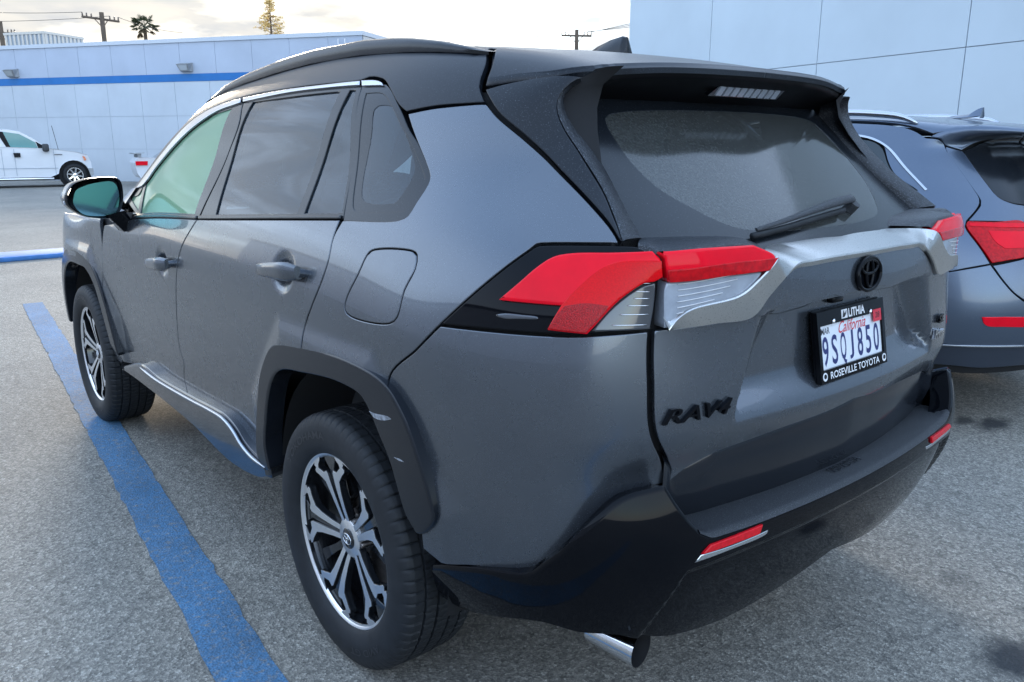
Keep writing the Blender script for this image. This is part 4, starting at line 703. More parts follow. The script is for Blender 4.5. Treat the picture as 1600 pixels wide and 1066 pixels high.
# seats and dashboard
def seat(x,y,wd,rear=False):
    b=MB(); b.box((x,y+.24,.62),(wd,.50,.18),0,.06); M=np.array(Matrix.Rotation(R_(-14),3,'X')).T if False else np.array(Matrix.Rotation(R_(14),3,'X'))
    b.box((x,y-.06,.96),(wd,.15,.66),0,.06,M=M); s=b.obj('seat',CABIN,car,auto=60)
    for dx in ((-.4,0,.4) if rear else (0,)):
        h=MB(); h.box((x+dx,y-.155,1.37),(.25,.10,.17),0,.045,M=M); h.box((x+dx,y-.13,1.27),(.11,.02,.10)); h.obj('headrest',CABIN,s,auto=60)
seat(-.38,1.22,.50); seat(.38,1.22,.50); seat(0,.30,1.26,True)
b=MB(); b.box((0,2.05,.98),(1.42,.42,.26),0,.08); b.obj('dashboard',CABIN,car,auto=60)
# ---------------------------------------------------------------- hatch
hatch=panel('hatch','hatch',BODY,PAINT,car,sym=True,h=.012,gap=.002)
band=panel('hatch_band','band',BODY,PAINT,hatch,off=.006,sym=True,gap=.001,flange=.06,bev=.004,h=.02)
def pts3(name,surf,off=0.):
    a=np.array([p[:2] for p in POLY[name]]); return surf.ev(a[:,0],a[:,1])-surf.nrm(a[:,0],a[:,1])*off
def full_rows(rows):
    return [np.concatenate([np.asarray(r)[:-1],(np.asarray(r)*[-1,1,1])[::-1]]) for r in rows]
# silver trim: runs below the glass and down round each lamp
def trim_strip():
    o=pts3('chrome_out',BODY,.022); ot=pts3('chrome_top',GLASS,.006)
    outer=np.concatenate([o[:-1],[[o[-1][0],(o[-1][1]+ot[0][1])/2-.02,ot[0][2]-.004]],ot[:3],[[0,ot[-1][1]-.003,ot[-1][2]]]])
    i=pts3('chrome_in',BODY,.014); inner=np.concatenate([i[:-1],[[0,i[-1][1]-.004,i[-1][2]]]])
    def par(c,key):
        return resample(catmull(c,.006),90)
    A=resample(catmull(outer,.004),160); B=resample(catmull(inner,.004),160)
    # pair by nearest progress: split both at the bend
    ka=np.argmin(np.linalg.norm(A-o[-2],axis=1)); kb=np.argmin(np.linalg.norm(B-i[5],axis=1))
    A=np.concatenate([resample(A[:ka+1],50),resample(A[ka:],50)[1:]]); B=np.concatenate([resample(B[:kb+1],50),resample(B[kb:],50)[1:]])
    Tn=np.gradient((A+B)/2,axis=0); n=np.cross(Tn,A-B); n/=np.linalg.norm(n,axis=1)[:,None]; n*=np.where(n[:,1]>0,-1,1)[:,None]
    for _ in range(4): n[1:-1]=(n[:-2]+n[1:-1]*2+n[2:])/4
    n/=np.linalg.norm(n,axis=1)[:,None]
    rows=[A-n*.026,A-n*.0012,A*.96+B*.04+n*.0012,A*.5+B*.5+n*.0022,A*.04+B*.96+n*.0012,B-n*.0015,B-n*.012]
    V,F=loft(full_rows(rows),0); return V,F
V,F=trim_strip(); mb=MB().add(V,F)
mb.obj('silver_trim',SATIN,hatch,smooth=True,auto=32)
# lamp halves on the hatch
def hatch_lamp(mr):
    l=panel('tail_lamp','hatch_lamp_red',BODY,RED,hatch,off=.022,mirror=mr,gap=.0005,bev=.006,flange=.05,h=.012,crown=.004)
    p=[q[:2] for q in POLY['hatch_lamp_red']]; f=[q[:2] for q in POLY['hatch_lamp_fold']]
    low=[(*f[0],1)]+[(*q,0) for q in f[1:3]]+[(*f[3],1)]+[(*q,1) for q in p[6:9]]
    panel('red_lens',low,BODY,DEEPRED,l,off=.0275,mirror=mr,gap=.0005,bev=.002,h=.012,flange=.004)
    panel('clear_lens','hatch_lamp_clear',BODY,CLEARL,l,off=.016,mirror=mr,gap=.0005,bev=.004,h=.012,flange=.05)
    for k in range(9):
        r=1.108+.0115*k; ss=np.linspace(-.985,-1.03-.021*k,9); V,F=tube(BODY.ev(ss,np.full(9,r)+np.linspace(0,.010,9))-BODY.nrm(ss,np.full(9,r))*.0175,.0009,6)
        if mr: V,F=mirx(V,F)
        obj('lamp_rib',V,F,WHT,l)
both(hatch_lamp)
# dewy ledge between lamp and glass
lt=pts3('lamp_top',BODY,.004); gl=pts3('glass_low',GLASS,-.002)
V,F=loft([lt+np.array([0,0,-.03]),lt,lt*.93+gl*.07+np.array([0,0,.004]),gl*.93+lt*.07+np.array([0,0,.003]),gl],50); obj('lamp_ledge',V,F,WETBLK,hatch); V2,F2=mirx(V,F); obj('lamp_ledge',V2,F2,WETBLK,hatch)
# glass
GP=[(.612,1.20,1),(.605,1.25),(.585,1.32),(.562,1.42),(.550,1.50),(.535,1.545,1),(0.,1.56,1),(0.,1.20,1)]
CP=[(.300,1.252),(.36,1.272),(.41,1.305),(.455,1.345),(.472,1.40),(.470,1.45),(.455,1.492),(.40,1.507),(0.,1.517,1),(0.,1.245,1)]
rw=panel('rear_window',GP,GLASS,FRAMEM,hatch,sym=True,gap=0,flange=.006,bev=.001,h=.03,holes=[[(a,b) for a,b in [(q[0],q[1]) for q in CP[:-2]]]+[(-a,b) for a,b in [(q[0],q[1]) for q in CP[:-2]][::-1]]])
panel('pane',[(q[0],q[1]) for q in CP[:-2]]+[(-q[0],q[1]) for q in CP[:-2]][::-1],GLASS,G_REAR,rw,off=-.001,gap=-.004,flange=.003,bev=.0008,h=.04)
# rear-facing wall of each side fin
fa=POLY['fin']; ia=[k for k,q in enumerate(fa) if len(q)>2]
a=np.array([q[:2] for q in fa[8:17]]); FA=BODY.ev(a[:,0],a[:,1])-BODY.nrm(a[:,0],a[:,1])*.002
FB=np.array([(-.612,-.806,1.252),(-.598,-.753,1.297),(-.576,-.697,1.342),(-.566,-.645,1.395),(-.558,-.598,1.437),(-.557,-.556,1.475),(-.564,-.535,1.507),(-.567,-.531,1.530),(-.553,-.542,1.551),(-.525,-.560,1.566)])
FA=resample(catmull(FA,.01),40); FB=resample(catmull(FB,.01),40); FG=FB+np.array([.012,.035,-.006])
V,F=loft([FA,FA*.9+FB*.1+np.array([0,-.004,.003]),FA*.5+FB*.5+np.array([0,-.004,.003]),FA*.08+FB*.92+np.array([0,-.003,.002]),FB+np.array([.002,.004,0]),FG],40)
obj('fin_inner_wall',V,F,WETBLK,hatch); V2,F2=mirx(V,F); obj('fin_inner_wall',V2,F2,WETBLK,hatch)
for sx in (-1,1):
    b=MB(); q=FA[0];w2=FB[0]; e=np.array([q,w2,w2+[.02,.05,0],q+[.03,.06,0]]); top=e; V=np.concatenate([e,e+np.array([0,.02,-.02])]); 
    if sx>0: V=V*[-1,1,1]
    b.add(V,[[0,1,2,3],[0,1,5,4],[1,2,6,5]]); b.obj('fin_foot',WETBLK,hatch)
# spoiler underside, high brake lamp
e=np.array([q[:2] for q in POLY['spoiler'] if q[0]<-.56]); TE=BODY.ev(e[:,0],e[:,1]); TE=TE[np.argsort(TE[:,0])]
TE=np.array([p for p in TE if p[0]<-.02]); TE=np.concatenate([TE,[BODY.ev(np.array([-.665]),np.array([2.28]))[0]]]); full=np.concatenate([TE,(TE*[-1,1,1])[::-1][1:]])
T=resample(full,80); t=np.linspace(-1,1,80); x=T[:,0]
u1=T+np.stack([-x*.02,np.full(80,.012),np.full(80,-.022)],1); gs=np.clip(-x*.985,-.535,.535); gy=GLASS.ev(gs,np.full(80,1.535)); u2=T*.55+gy*.45+np.array([0,.02,-.030]); u2[:,2]=np.maximum(u2[:,2],T[:,2]*.5+gy[:,2]*.5-.012)
V,F=loft([u1+np.array([0,.0,.02]),u1,u1*.93+gy*.07+np.array([0,0,-.004]),u2,gy+np.array([0,.01,0])],0)
ul=obj('spoiler_underside',V,F,mat('underside_black',(.003,.003,.004),.5,spec=.15),sp)
c0=np.array([0,-.595,1.573]); ux=np.array([1,0,0]); uy=np.array([0,-.55,.83]); uy/=np.linalg.norm(uy); nn=np.cross(ux,uy); nn=nn if nn[1]<0 else -nn
br=MB(); br.prism([(-.15,-.016),(.15,-.016),(.168,.016),(-.12,.016)],.012,(c0+nn*.004,ux,uy,nn),(0,1)); bl=br.obj('brake_lamp',[SMOKE,GLOSS],sp)
for k in range(9):
    m_=MB(); x0=-.125+.030*k; m_.prism([(x0,-.012),(x0+.022,-.012),(x0+.026,.012),(x0+.004,.012)],.004,(c0+nn*.016,ux,uy,nn)); m_.obj('lamp_cell',CLEARL,bl)
# lower hatch garnish
ss=np.concatenate([np.linspace(-.985,-1.62,40)]); hlp=np.array([p[:2] for p in POLY['hatch'] if .755<p[1]<.835 and p[0]<-.985]); o_=np.argsort(-hlp[:,0]); hlp=hlp[o_]
rr=np.interp(-ss,-hlp[:,0],hlp[:,1]); top=BODY.ev(ss,rr+.012)+BODY.nrm(ss,rr)*.016; mid=top+np.array([0,-.012,-.03]); bot=top.copy(); bot[:,2]=.645; bot[:,1]+=.018; bot[:,0]*=np.linspace(1.,1,40)
rows=[top+np.array([0,.02,0]),top,mid*.6+top*.4+np.array([0,-.002,0]),mid*.5+bot*.5+np.array([0,-.010,0]),bot]
V,F=loft(full_rows(rows),0); mb=MB().add(V,F); mb.obj('hatch_garnish',CLADM,hatch,smooth=True)
# emblem: three ovals
b=MB()
def oval(cx,cy,a,bb,wd,n=40):
    t=np.arange(n)*2*PI/n; ctr=np.stack([SC+-(cx+a*np.cos(t)),1.139+cy+bb*np.sin(t)],1)
    P=BODY.ev(ctr[:,0],ctr[:,1])-BODY.nrm(ctr[:,0],ctr[:,1])*.012; Q=np.concatenate([P,P[:2]]); V,F=tube(Q,wd,8,False); b.add(V,F)
oval(0,0,.053,.038,.0052); oval(0,.017,.036,.0155,.0042); oval(0,.002,.015,.033,.0042)
b.obj('emblem',GLOSS,hatch,smooth=True)
t=np.arange(40)*2*PI/40; P=[(SC-.053*math.cos(a),1.139+.038*math.sin(a)) for a in t]
panel('emblem_back',P,BODY,GLOSS,hatch,off=.008,gap=0,bev=.002,h=.02)
# name letters
def letters(txt,s0,s1,r0,hgt,m,off,bold,shear,parent,name='lettering',depth=.004,mirror=False,surf=None,slope=0.):
    V,F=text(txt,1.,bold,shear,depth); lo,hi=V.min(0),V.max(0); k=(s1-s0)/(hi[0]-lo[0]); ky=hgt/(hi[1]-lo[1])
    W_=onsurf(V,surf or BODY,lambda x,y:s0+(x-lo[0])*k,lambda x,y:r0+slope*(x-lo[0])*abs(k)+(y-lo[1])*ky,off)
    if mirror: W_=W_*[-1,1,1]; F=[f[::-1] for f in F]
    return obj(name,W_,F,m,parent,smooth=False)
nm=letters('RAV4',-.963,-1.143,.897,.031,GLOSS,.005,.006,.36,hatch,'name_badge',.004)
letters('SE',-2.105,-2.150,.945,.022,GLOSS,.006,.03,.1,hatch,'trim_badge',.004)
letters('Prime',-2.075,-2.165,.905,.026,CHROME,.006,.02,.2,hatch,'trim_badge',.004)
hd=doors[False][1]; letters('HYBRID',.60,.52,.478,.013,CHROME,.005,.03,.2,hd,'door_badge',.003)
# camera nub
b=MB(); cpt=BODY.ev(np.array([-1.57]),np.array([1.083]))[0]; b.box(cpt+[0,-.002,0],(.05,.03,.018),0,.006); b.obj('reversing_camera',GLOSS,hatch,auto=50)
# wiper
g=lambda s,r,o:GLASS.ev(np.atleast_1d(s),np.atleast_1d(r))[0]-GLASS.nrm(np.atleast_1d(s),np.atleast_1d(r))[0]*o
wp=[g(-.195,1.281,.016),g(-.17,1.279,.026),g(-.06,1.271,.032),g(.08,1.259,.028),g(.20,1.247,.024),g(.318,1.237,.018)]
wv=resample(catmull(wp,.02),18); wrd=np.interp(np.linspace(0,1,18),[0,.08,.3,.6,1],[.008,.0125,.0115,.008,.005]); V,F=tube(wv,wrd,12); nrmg=-GLASS.nrm(np.array([0.]),np.array([1.26]))[0]
V=V-np.outer((V-np.repeat(wv,12,0))@nrmg,nrmg)*.35
ws=MB().add(V,F).obj('wiper',MATTE,hatch,auto=60)
bl=[g(-.10,1.262,.016),g(.05,1.252,.014),g(.19,1.241,.012),g(.33,1.231,.010)]; V,F=tube(resample(catmull(bl,.02),14),.008,8); obj('wiper_blade',V,F,RUBBER,ws)
b=MB(); b.tube([g(-.165,1.27,0),g(-.165,1.27,.026)],.016,14); b.obj('wiper_pivot',MATTE,ws,auto=50)
# ---------------------------------------------------------------- number plate
tl=.18; PO=np.array([0,-.945,.976]); PU=np.array([1.,0,0]); PV=np.array([0,math.sin(tl),math.cos(tl)]); PN=np.array([0,-math.cos(tl),math.sin(tl)])
def rr_(w_,h_,r,n=5,cx=0,cy=0):
    o=[]
    for sx,sy,a0 in ((1,1,0),(-1,1,90),(-1,-1,180),(1,-1,270)):
        for k in range(n+1): a=R_(a0+90*k/n); o.append((cx+sx*(w_/2-r)+r*math.cos(a),cy+sy*(h_/2-r)+r*math.sin(a)))
    return o
pl=MB(); pl.prism(rr_(.300,.150,.008),.002,(PO+PN*.004,PU,PV,PN)); plate=pl.obj('number_plate',WHITE,hatch)
fr=MB()
for q in ([(-.158,.050),(.158,.050),(.158,.083),(-.158,.083)],[(-.158,-.083),(.158,-.083),(.158,-.053),(-.158,-.053)],[(-.158,-.053),(-.146,-.053),(-.146,.050),(-.158,.050)],[(.146,-.053),(.158,-.053),(.158,.050),(.146,.050)]):
    fr.prism(q,.012,(PO,PU,PV,PN))
fr.prism(rr_(.320,.172,.010),.003,(PO-PN*.004,PU,PV,PN)); pf=fr.obj('plate_frame',GLOSS,hatch)
def ptext(t,cx,cy,wd,hg,m,bold=0.,shear=0.,z=.0065,name='plate_lettering',par=None):
    V,F=text(t,1.,bold,shear,.0); lo,hi=V.min(0),V.max(0); c=(lo+hi)/2; V=(V-c)*[wd/(hi[0]-lo[0]),hg/(hi[1]-lo[1]),1]+[cx,cy,z]
    return obj(name,onframe(V,(PO,PU,PV,PN)),F,m,par or plate,smooth=False)
for k,ch in enumerate('9SQJ850'): ptext(ch,-.121+.0403*k+(-.002 if ch=='J' else 0),-.012-(.004 if ch=='Q' else 0),.026 if ch!='J' else .020,.070 if ch!='Q' else .078,BLUET,.012)
V,F=text('California',1.,0,.45,0.); ptext('California',0.008,.036,.130,.028,REDT,.004,.55)
ptext('MAR',-.117,.036,.038,.015,BLKT,.005); b=MB(); b.prism([(.100,.028),(.140,.028),(.140,.058),(.100,.058)],.0008,(PO+PN*.0125,PU,PV,PN)); b.obj('sticker',REDT,plate)
ptext('28',.120,.044,.022,.014,BLKT,.0,.2,z=.0137)
ptext('LITHIA',.022,.0665,.078,.021,WHT,.03,0,z=.0125,name='frame_lettering',par=pf); ptext('ROSEVILLE TOYOTA',0,-.0685,.235,.017,WHT,.012,0,z=.0125,name='frame_lettering',par=pf)
b=MB(); fz=PO+PN*.0122
b.prism([(-.050,.056),(-.023,.056),(-.023,.077),(-.050,.077)],.0006,(fz,PU,PV,PN),(0,0)); b.obj('frame_logo',WHT,pf)
b=MB(); b.prism([(-.047,.059),(-.038,.059),(-.030,.066),(-.027,.074),(-.036,.066),(-.040,.075)],.0006,(fz+PN*.0008,PU,PV,PN)); b.obj('frame_logo_mark',BLKT,pf)
for sx in (-1,1):
    b=MB(); b.prism([(sx*.142+.010*math.cos(a),-.068+.010*math.sin(a)) for a in np.arange(20)*2*PI/20],.0006,(fz,PU,PV,PN)); b.obj('frame_roundel',WHT,pf)
    b=MB(); b.prism([(sx*.142+.006*math.cos(a),-.067+.0055*math.sin(a)) for a in np.arange(14)*2*PI/14],.0005,(fz+PN*.0008,PU,PV,PN)); b.obj('roundel_mark',CLADM,pf)
    b=MB(); V,F=lathe([(0,0),(.001,.007),(.004,.006),(.006,.001)],14,'y'); b.add(V*[1,-1,1]+(PO+PU*sx*.088+PV*.056+PN*.011),[f[::-1] for f in F]); b.obj('plate_bolt',CHROME,pf,smooth=True)
# ---------------------------------------------------------------- bumper
bp_=panel('rear_bumper','bumper',BUMP,GLOSS,car,off=.004,sym=True,gap=.0,flange=.06,bev=.010,h=.0125)
both(lambda mr:(panel('reflector_surround','reflector_trim',BUMP,CHROME,bp_,off=.006,mirror=mr,gap=0,bev=.002,h=.01,flange=.004),panel('reflector','reflector',BUMP,REFL,bp_,off=.011,mirror=mr,gap=0,bev=.003,h=.01,flange=.012)))
ss=np.linspace(-1.065,-1.62,40); st=np.array([p[:2] for p in POLY['step']]); rs=np.interp(-ss,[1.065,1.098,1.182,1.257,1.388,1.62],[.672,.654,.650,.648,.647,.645])
ed=BUMP.ev(ss,rs)-BUMP.nrm(ss,rs)*.002; inn=bot+np.array([0,.03,.012]); V,F=loft(full_rows([ed+np.array([0,0,-.006]),ed+np.array([0,.006,.001]),ed*.85+inn*.15+np.array([0,0,.003]),inn]),0)
mb=MB().add(V,F); stp=mb.obj('step_pad',MATTE,bp_,smooth=True)
V,F=text('TOYOTA',1.,.02,0,0); lo,hi=V.min(0),V.max(0); c=(lo+hi)/2; V=(V-c)*[.14/(hi[0]-lo[0]),.022/(hi[1]-lo[1]),1]; k0=ed[-1]*.5+inn[-1]*.5
obj('step_lettering',onframe(V,(k0+np.array([0,0,.006]),(1,0,0),(0,.98,.12),(0,-.1,1))),F,FRAMEM,stp,smooth=False)
# exhaust
ex=[(-.628,-.715,.339),(-.616,-.79,.338),(-.603,-.862,.337)]
P=resample(catmull(ex,.02),12); V,F=tube(P,np.concatenate([np.linspace(.034,.040,10),[.0415,.042]]),24,False)
inn_=P[::-1]; V2,F2=tube(np.array(inn_),np.concatenate([[.0415,.039],np.full(10,.034)]),24,False); m=MB().add(V,F,0).add(V2,F2,1); m.obj('exhaust_tip',[CHROME,DARK],car,auto=60)
# roof rails
def rail(mr):
    rs_=np.array([1.42,1.25,1.05,.80,.55,.25,.0,-.12,-.22,-.30]); q=[]
    for y in rs_:
        r=1.655; p=BODY.ev(np.array([y]),np.array([r]))[0]; q.append(p)
    q=np.array(q); lift=np.array([.004,.022,.030,.034,.036,.036,.036,.034,.022,.002]); A=resample(q,40); Lf=np.interp(np.linspace(0,1,40),np.linspace(0,1,10),lift); prof=[(-.016,-.01),(-.018,.4),(-.013,.85),(0,1.),(.013,.85),(.018,.4),(.016,-.01)]
    V=[];k=len(prof)
    for i in range(40):
        for dx,dz in prof: V.append(A[i]+[dx,0,dz*Lf[i]-(.006 if dz<0 else 0)])
    F=[[i*k+j,(i+1)*k+j,(i+1)*k+j+1,i*k+j+1] for i in range(39) for j in range(k-1)]
    V=np.array(V)
    if mr: V,F=mirx(V,F)
    mb=MB().add(V,F); mb.obj('roof_rail',FRAMEM,car,auto=60)
both(rail)
# aerial fin
fn=[(.02,0),(-.02,.016),(-.08,.042),(-.13,.056),(-.175,.062),(-.192,.058),(-.197,.03),(-.20,0)]
b=MB(); V=[];n=len(fn); zr=1.685
for sx,sc_ in ((-.030,0.),(-.024,.35),(-.008,.96),(0,1.),(.008,.96),(.024,.35),(.030,0.)):
    for y,z in fn: V.append((sx*(1-.35*(z/.062)),y,zr-.006+z*sc_))
F=[[i*n+j,(i+1)*n+j,(i+1)*n+j+1,i*n+j+1] for i in range(6) for j in range(n-1)]+[[i*n,i*n+n-1,(i+1)*n+n-1,(i+1)*n][::-1] for i in range(6)]
b.add(V,F); b.obj('aerial_fin',FRAMEM,car,auto=50)
# ---------------------------------------------------------------- wheels
def build_wheel(loc,rim_r=.258,tyre_r=.366,wid=.235):
    h=wid/2; fx=-h   # outer side is -x
    prof=[]; NA=504
    # tyre outline, outer bead to inner bead
    base=[(-.088,.246),(-.098,.250),(-.108,.262),(-.1165,.285),(-.1175,.305),(-.1155,.326),(-.111,.342),(-.104,.353),(-.096,.3595),(-.085,.3628)]
    tread=[]
    for x0,x1,g in ((-.085,-.062,1),(-.056,-.024,1),(-.018,.018,1),(.024,.056,1),(.062,.085,1)):
        cr=lambda x:.366-.0042*(x/.09)**2
        tread+=[(x0,cr(x0)-.008),(x0+.0008,cr(x0)),((x0+x1)/2,cr((x0+x1)/2)),(x1-.0008,cr(x1)),(x1,cr(x1)-.008)]
    prof=base+tread[1:-1]+[(-x,r) for x,r in base[::-1]]
    p=np.array(prof); a=np.arange(NA)*2*PI/NA; m=len(p); V=np.zeros((m,NA,3)); rad=np.repeat(p[:,1:2],NA,1)
    # cross grooves: shoulder blocks and slanted inner grooves
    for i,(x,r) in enumerate(p):
        if r>.340 and abs(x)>.060:
            ph=(np.arange(NA)%7); rad[i]-=np.where(ph==0,.0042 if r>.352 else .0015,0)
        elif r>.352:
            ph=((np.arange(NA)+int(x*300))%9); rad[i]-=np.where(ph==0,.005,0)
    V[:,:,0]=p[:,0:1]; V[:,:,1]=rad*np.cos(a); V[:,:,2]=rad*np.sin(a); V=V.reshape(-1,3)
    F=[[i*NA+k,(i+1)*NA+k,(i+1)*NA+(k+1)%NA,i*NA+(k+1)%NA] for i in range(m-1) for k in range(NA)]
    F=[f[::-1] for f in F]
    T=np.array(loc)
    tyre=MB().add(V+T,F).obj('wheel',RUBBER,car,auto=38,loc=loc)
    # barrel and lip
    b=MB(); V,F=lathe([(-.088,.250),(-.094,.2585),(-.0965,.2575),(-.0955,.2465),(-.086,.2385)],96); b.add(V+T,F,0)
    V,F=lathe([(-.086,.2385),(-.05,.228),(.02,.222),(.08,.232)],96); b.add(V+T,F,1); V,F=lathe([(-.028,.228),(-.028,.02)],64); 
    rim=b.obj('rim',[ALU,WBLACK],tyre,auto=50)
    # spokes
    def X(r): return -.0905+.020*np.clip(1-(r-.05)/.16,0,1)**1.5
    def blade(pts,dep,off,ang,mats_):
        P=np.array(pts,float); n=len(P); 
        if area(P)<0: P=P[::-1]
        d=np.concatenate([np.linspace(P[i],P[(i+1)%n],max(2,int(np.linalg.norm(P[(i+1)%n]-P[i])/.012)+1))[:-1] for i in range(n)])
        V2,F2,rm=cdt(d,[list(range(len(d)))]); ca,sa=math.cos(ang),math.sin(ang)
        def emb(Q,dx): return np.stack([X(Q[:,0])+off+dx,Q[:,0]*ca-Q[:,1]*sa,Q[:,0]*sa+Q[:,1]*ca],1)+T
        k=len(d); bv=offset(d,.0012); V2b,F2b,rmb=cdt(bv,[list(range(k))])
        f=[list(t) for t in F2b]; v=emb(V2b,0); 
        if np.cross(v[f[0][1]]-v[f[0][0]],v[f[0][2]]-v[f[0][0]])[0]>0: f=[t[::-1] for t in f]
        b.add(v,f,mats_[0]); q=np.concatenate([emb(bv,0),emb(d,.0012),emb(d,dep)])
        ff=[]
        for i in range(k):
            j=(i+1)%k; ff+=[[i,k+i,k+j,j],[k+i,2*k+i,2*k+j,k+j]]
        ff=[t[::-1] for t in ff]
        b.add(q,ff,mats_[1])
    b=MB()
    for s in range(5):
        ang=R_(73)+s*2*PI/5
        A=[(.046,-.0045),(.046,-.0225),(.085,-.026),(.135,-.034),(.165,-.043),(.183,-.069),(.192,-.088),(.200,-.092),(.207,-.084),(.213,-.092),(.222,-.088),(.2475,-.052),(.2475,-.040),(.226,-.052),(.215,-.064),(.206,-.066),(.194,-.040),(.199,-.022),(.190,-.0145),(.150,-.0105),(.085,-.0065)]
        B_=[(r,-t) for r,t in A]
        blade(A,.020,0,ang,(0,1)); blade(B_,.020,0,ang,(0,1))
        blade([(.045,-.006),(.2,-.012),(.226,-.03),(.2475,-.036),(.2475,.036),(.226,.03),(.2,.012),(.045,.006)],.024,.008,ang,(1,1))
        # black webs between, machined outer sector
        am=ang+PI/5; blade([(.05,-.016),(.14,-.012),(.235,-.018),(.235,.018),(.14,.012),(.05,.016)],.018,.032,am,(1,1))
        lip=[(.2475*math.cos(t),.2475*math.sin(t)) for t in np.linspace(-.34,.34,9)]+[(.236*math.cos(t),.236*math.sin(t)) for t in np.linspace(.30,-.30,7)]
        blade(lip,.012,.0,am,(0,1))
    b.obj('spokes',[ALU,WBLACK],tyre,auto=30)
    b=MB(); V,F=lathe([(-.0715,.0),(-.0715,.052),(-.069,.056),(-.03,.060)],40); b.add(V+T,F,0); hub=b.obj('hub',[ALU],tyre,auto=40)
    b=MB(); V,F=lathe([(-.0765,.0),(-.0765,.027),(-.074,.030),(-.069,.030)],36); b.add(V+T,F,0); b.obj('hub_cap',[WBLACK],tyre,auto=40)
    b=MB()
    for cx,cy,ra,rb in ((0,0,.022,.015),(0,.007,.014,.006),(0,.001,.006,.0135)):
        t=np.arange(26)*2*PI/24; V,F=tube(np.stack([np.full(26,-.0775),cx+ra*np.cos(t),cy+rb*np.sin(t)],1)+T,.0016,6,False); b.add(V,F)
    b.obj('cap_emblem',CHROME,tyre,smooth=True)
    for s in range(5):
        b=MB(); a_=R_(73)+PI/5+s*2*PI/5; V,F=lathe([(-.066,0),(-.066,.007),(-.062,.0095),(-.03,.0095)],12); b.add(V+T+[0,.057*math.cos(a_),.057*math.sin(a_)],F); b.obj('lug_nut',STEEL,tyre,auto=40)
    
    b=MB(); V,F=lathe([(-.012,.06),(-.012,.155),(.004,.155)],64); b.add(V+T,F,0); V,F=lathe([(-.035,.0),(-.035,.075),(-.01,.08)],40); b.add(V+T,F,0)
    b.box(T+np.array([-.015,.10,.10]),(.05,.09,.15),1,.01,M=np.array(Matrix.Rotation(R_(45),3,'X'))); b.obj('brake',[STEEL,WBLACK],tyre,auto=40)
    # sidewall lettering
    for txt,a0,rm_,hg,wd in (('YOKOHAMA',1.02,.306,.022,.95),('AVID GT',4.2,.306,.020,.6)):
        V,F=text(txt,1.,.015,0,0); lo,hi=V.min(0),V.max(0); u=(V[:,0]-lo[0])/(hi[0]-lo[0]); v=(V[:,1]-lo[1])/(hi[1]-lo[1]); th=a0+wd/2+.25-u*wd; r=rm_+(v-.5)*hg
        # bigger angles run clockwise when seen from outside
        th=a0-wd/2+u*wd; W_=np.stack([-.1182+.3*np.abs(r-.303)**1.6,-r*np.cos(PI-th)*-1,r*np.sin(PI-th)],1)
        W_[:,1]=-r*np.cos(th); W_[:,2]=r*np.sin(th); W_[:,1]*=-1; 
        obj('tyre_lettering',W_+T,F,RUBTXT,tyre,smooth=False)
    return tyre
W0=build_wheel((-.800,0,.362))
def copy_tree(o,parent=None,loc=None,rot=None):
    c=o.copy(); C.objects.link(c); c.parent=parent
    if loc is not None: c.location=loc
    if rot is not None: c.rotation_euler=rot
    for ch in o.children: copy_tree(ch,c)
    return c
# child meshes of the wheel sit in the wheel's own frame
for lx,ly,rz_,spin in ((-.795,2.69,0,.35),(.800,0,PI,0),(.795,2.69,PI,.5)):
    copy_tree(W0,car,(lx,ly-1.3,.362),(spin,0,rz_))
CAMP=np.array([-1.851,-1.877,1.435])
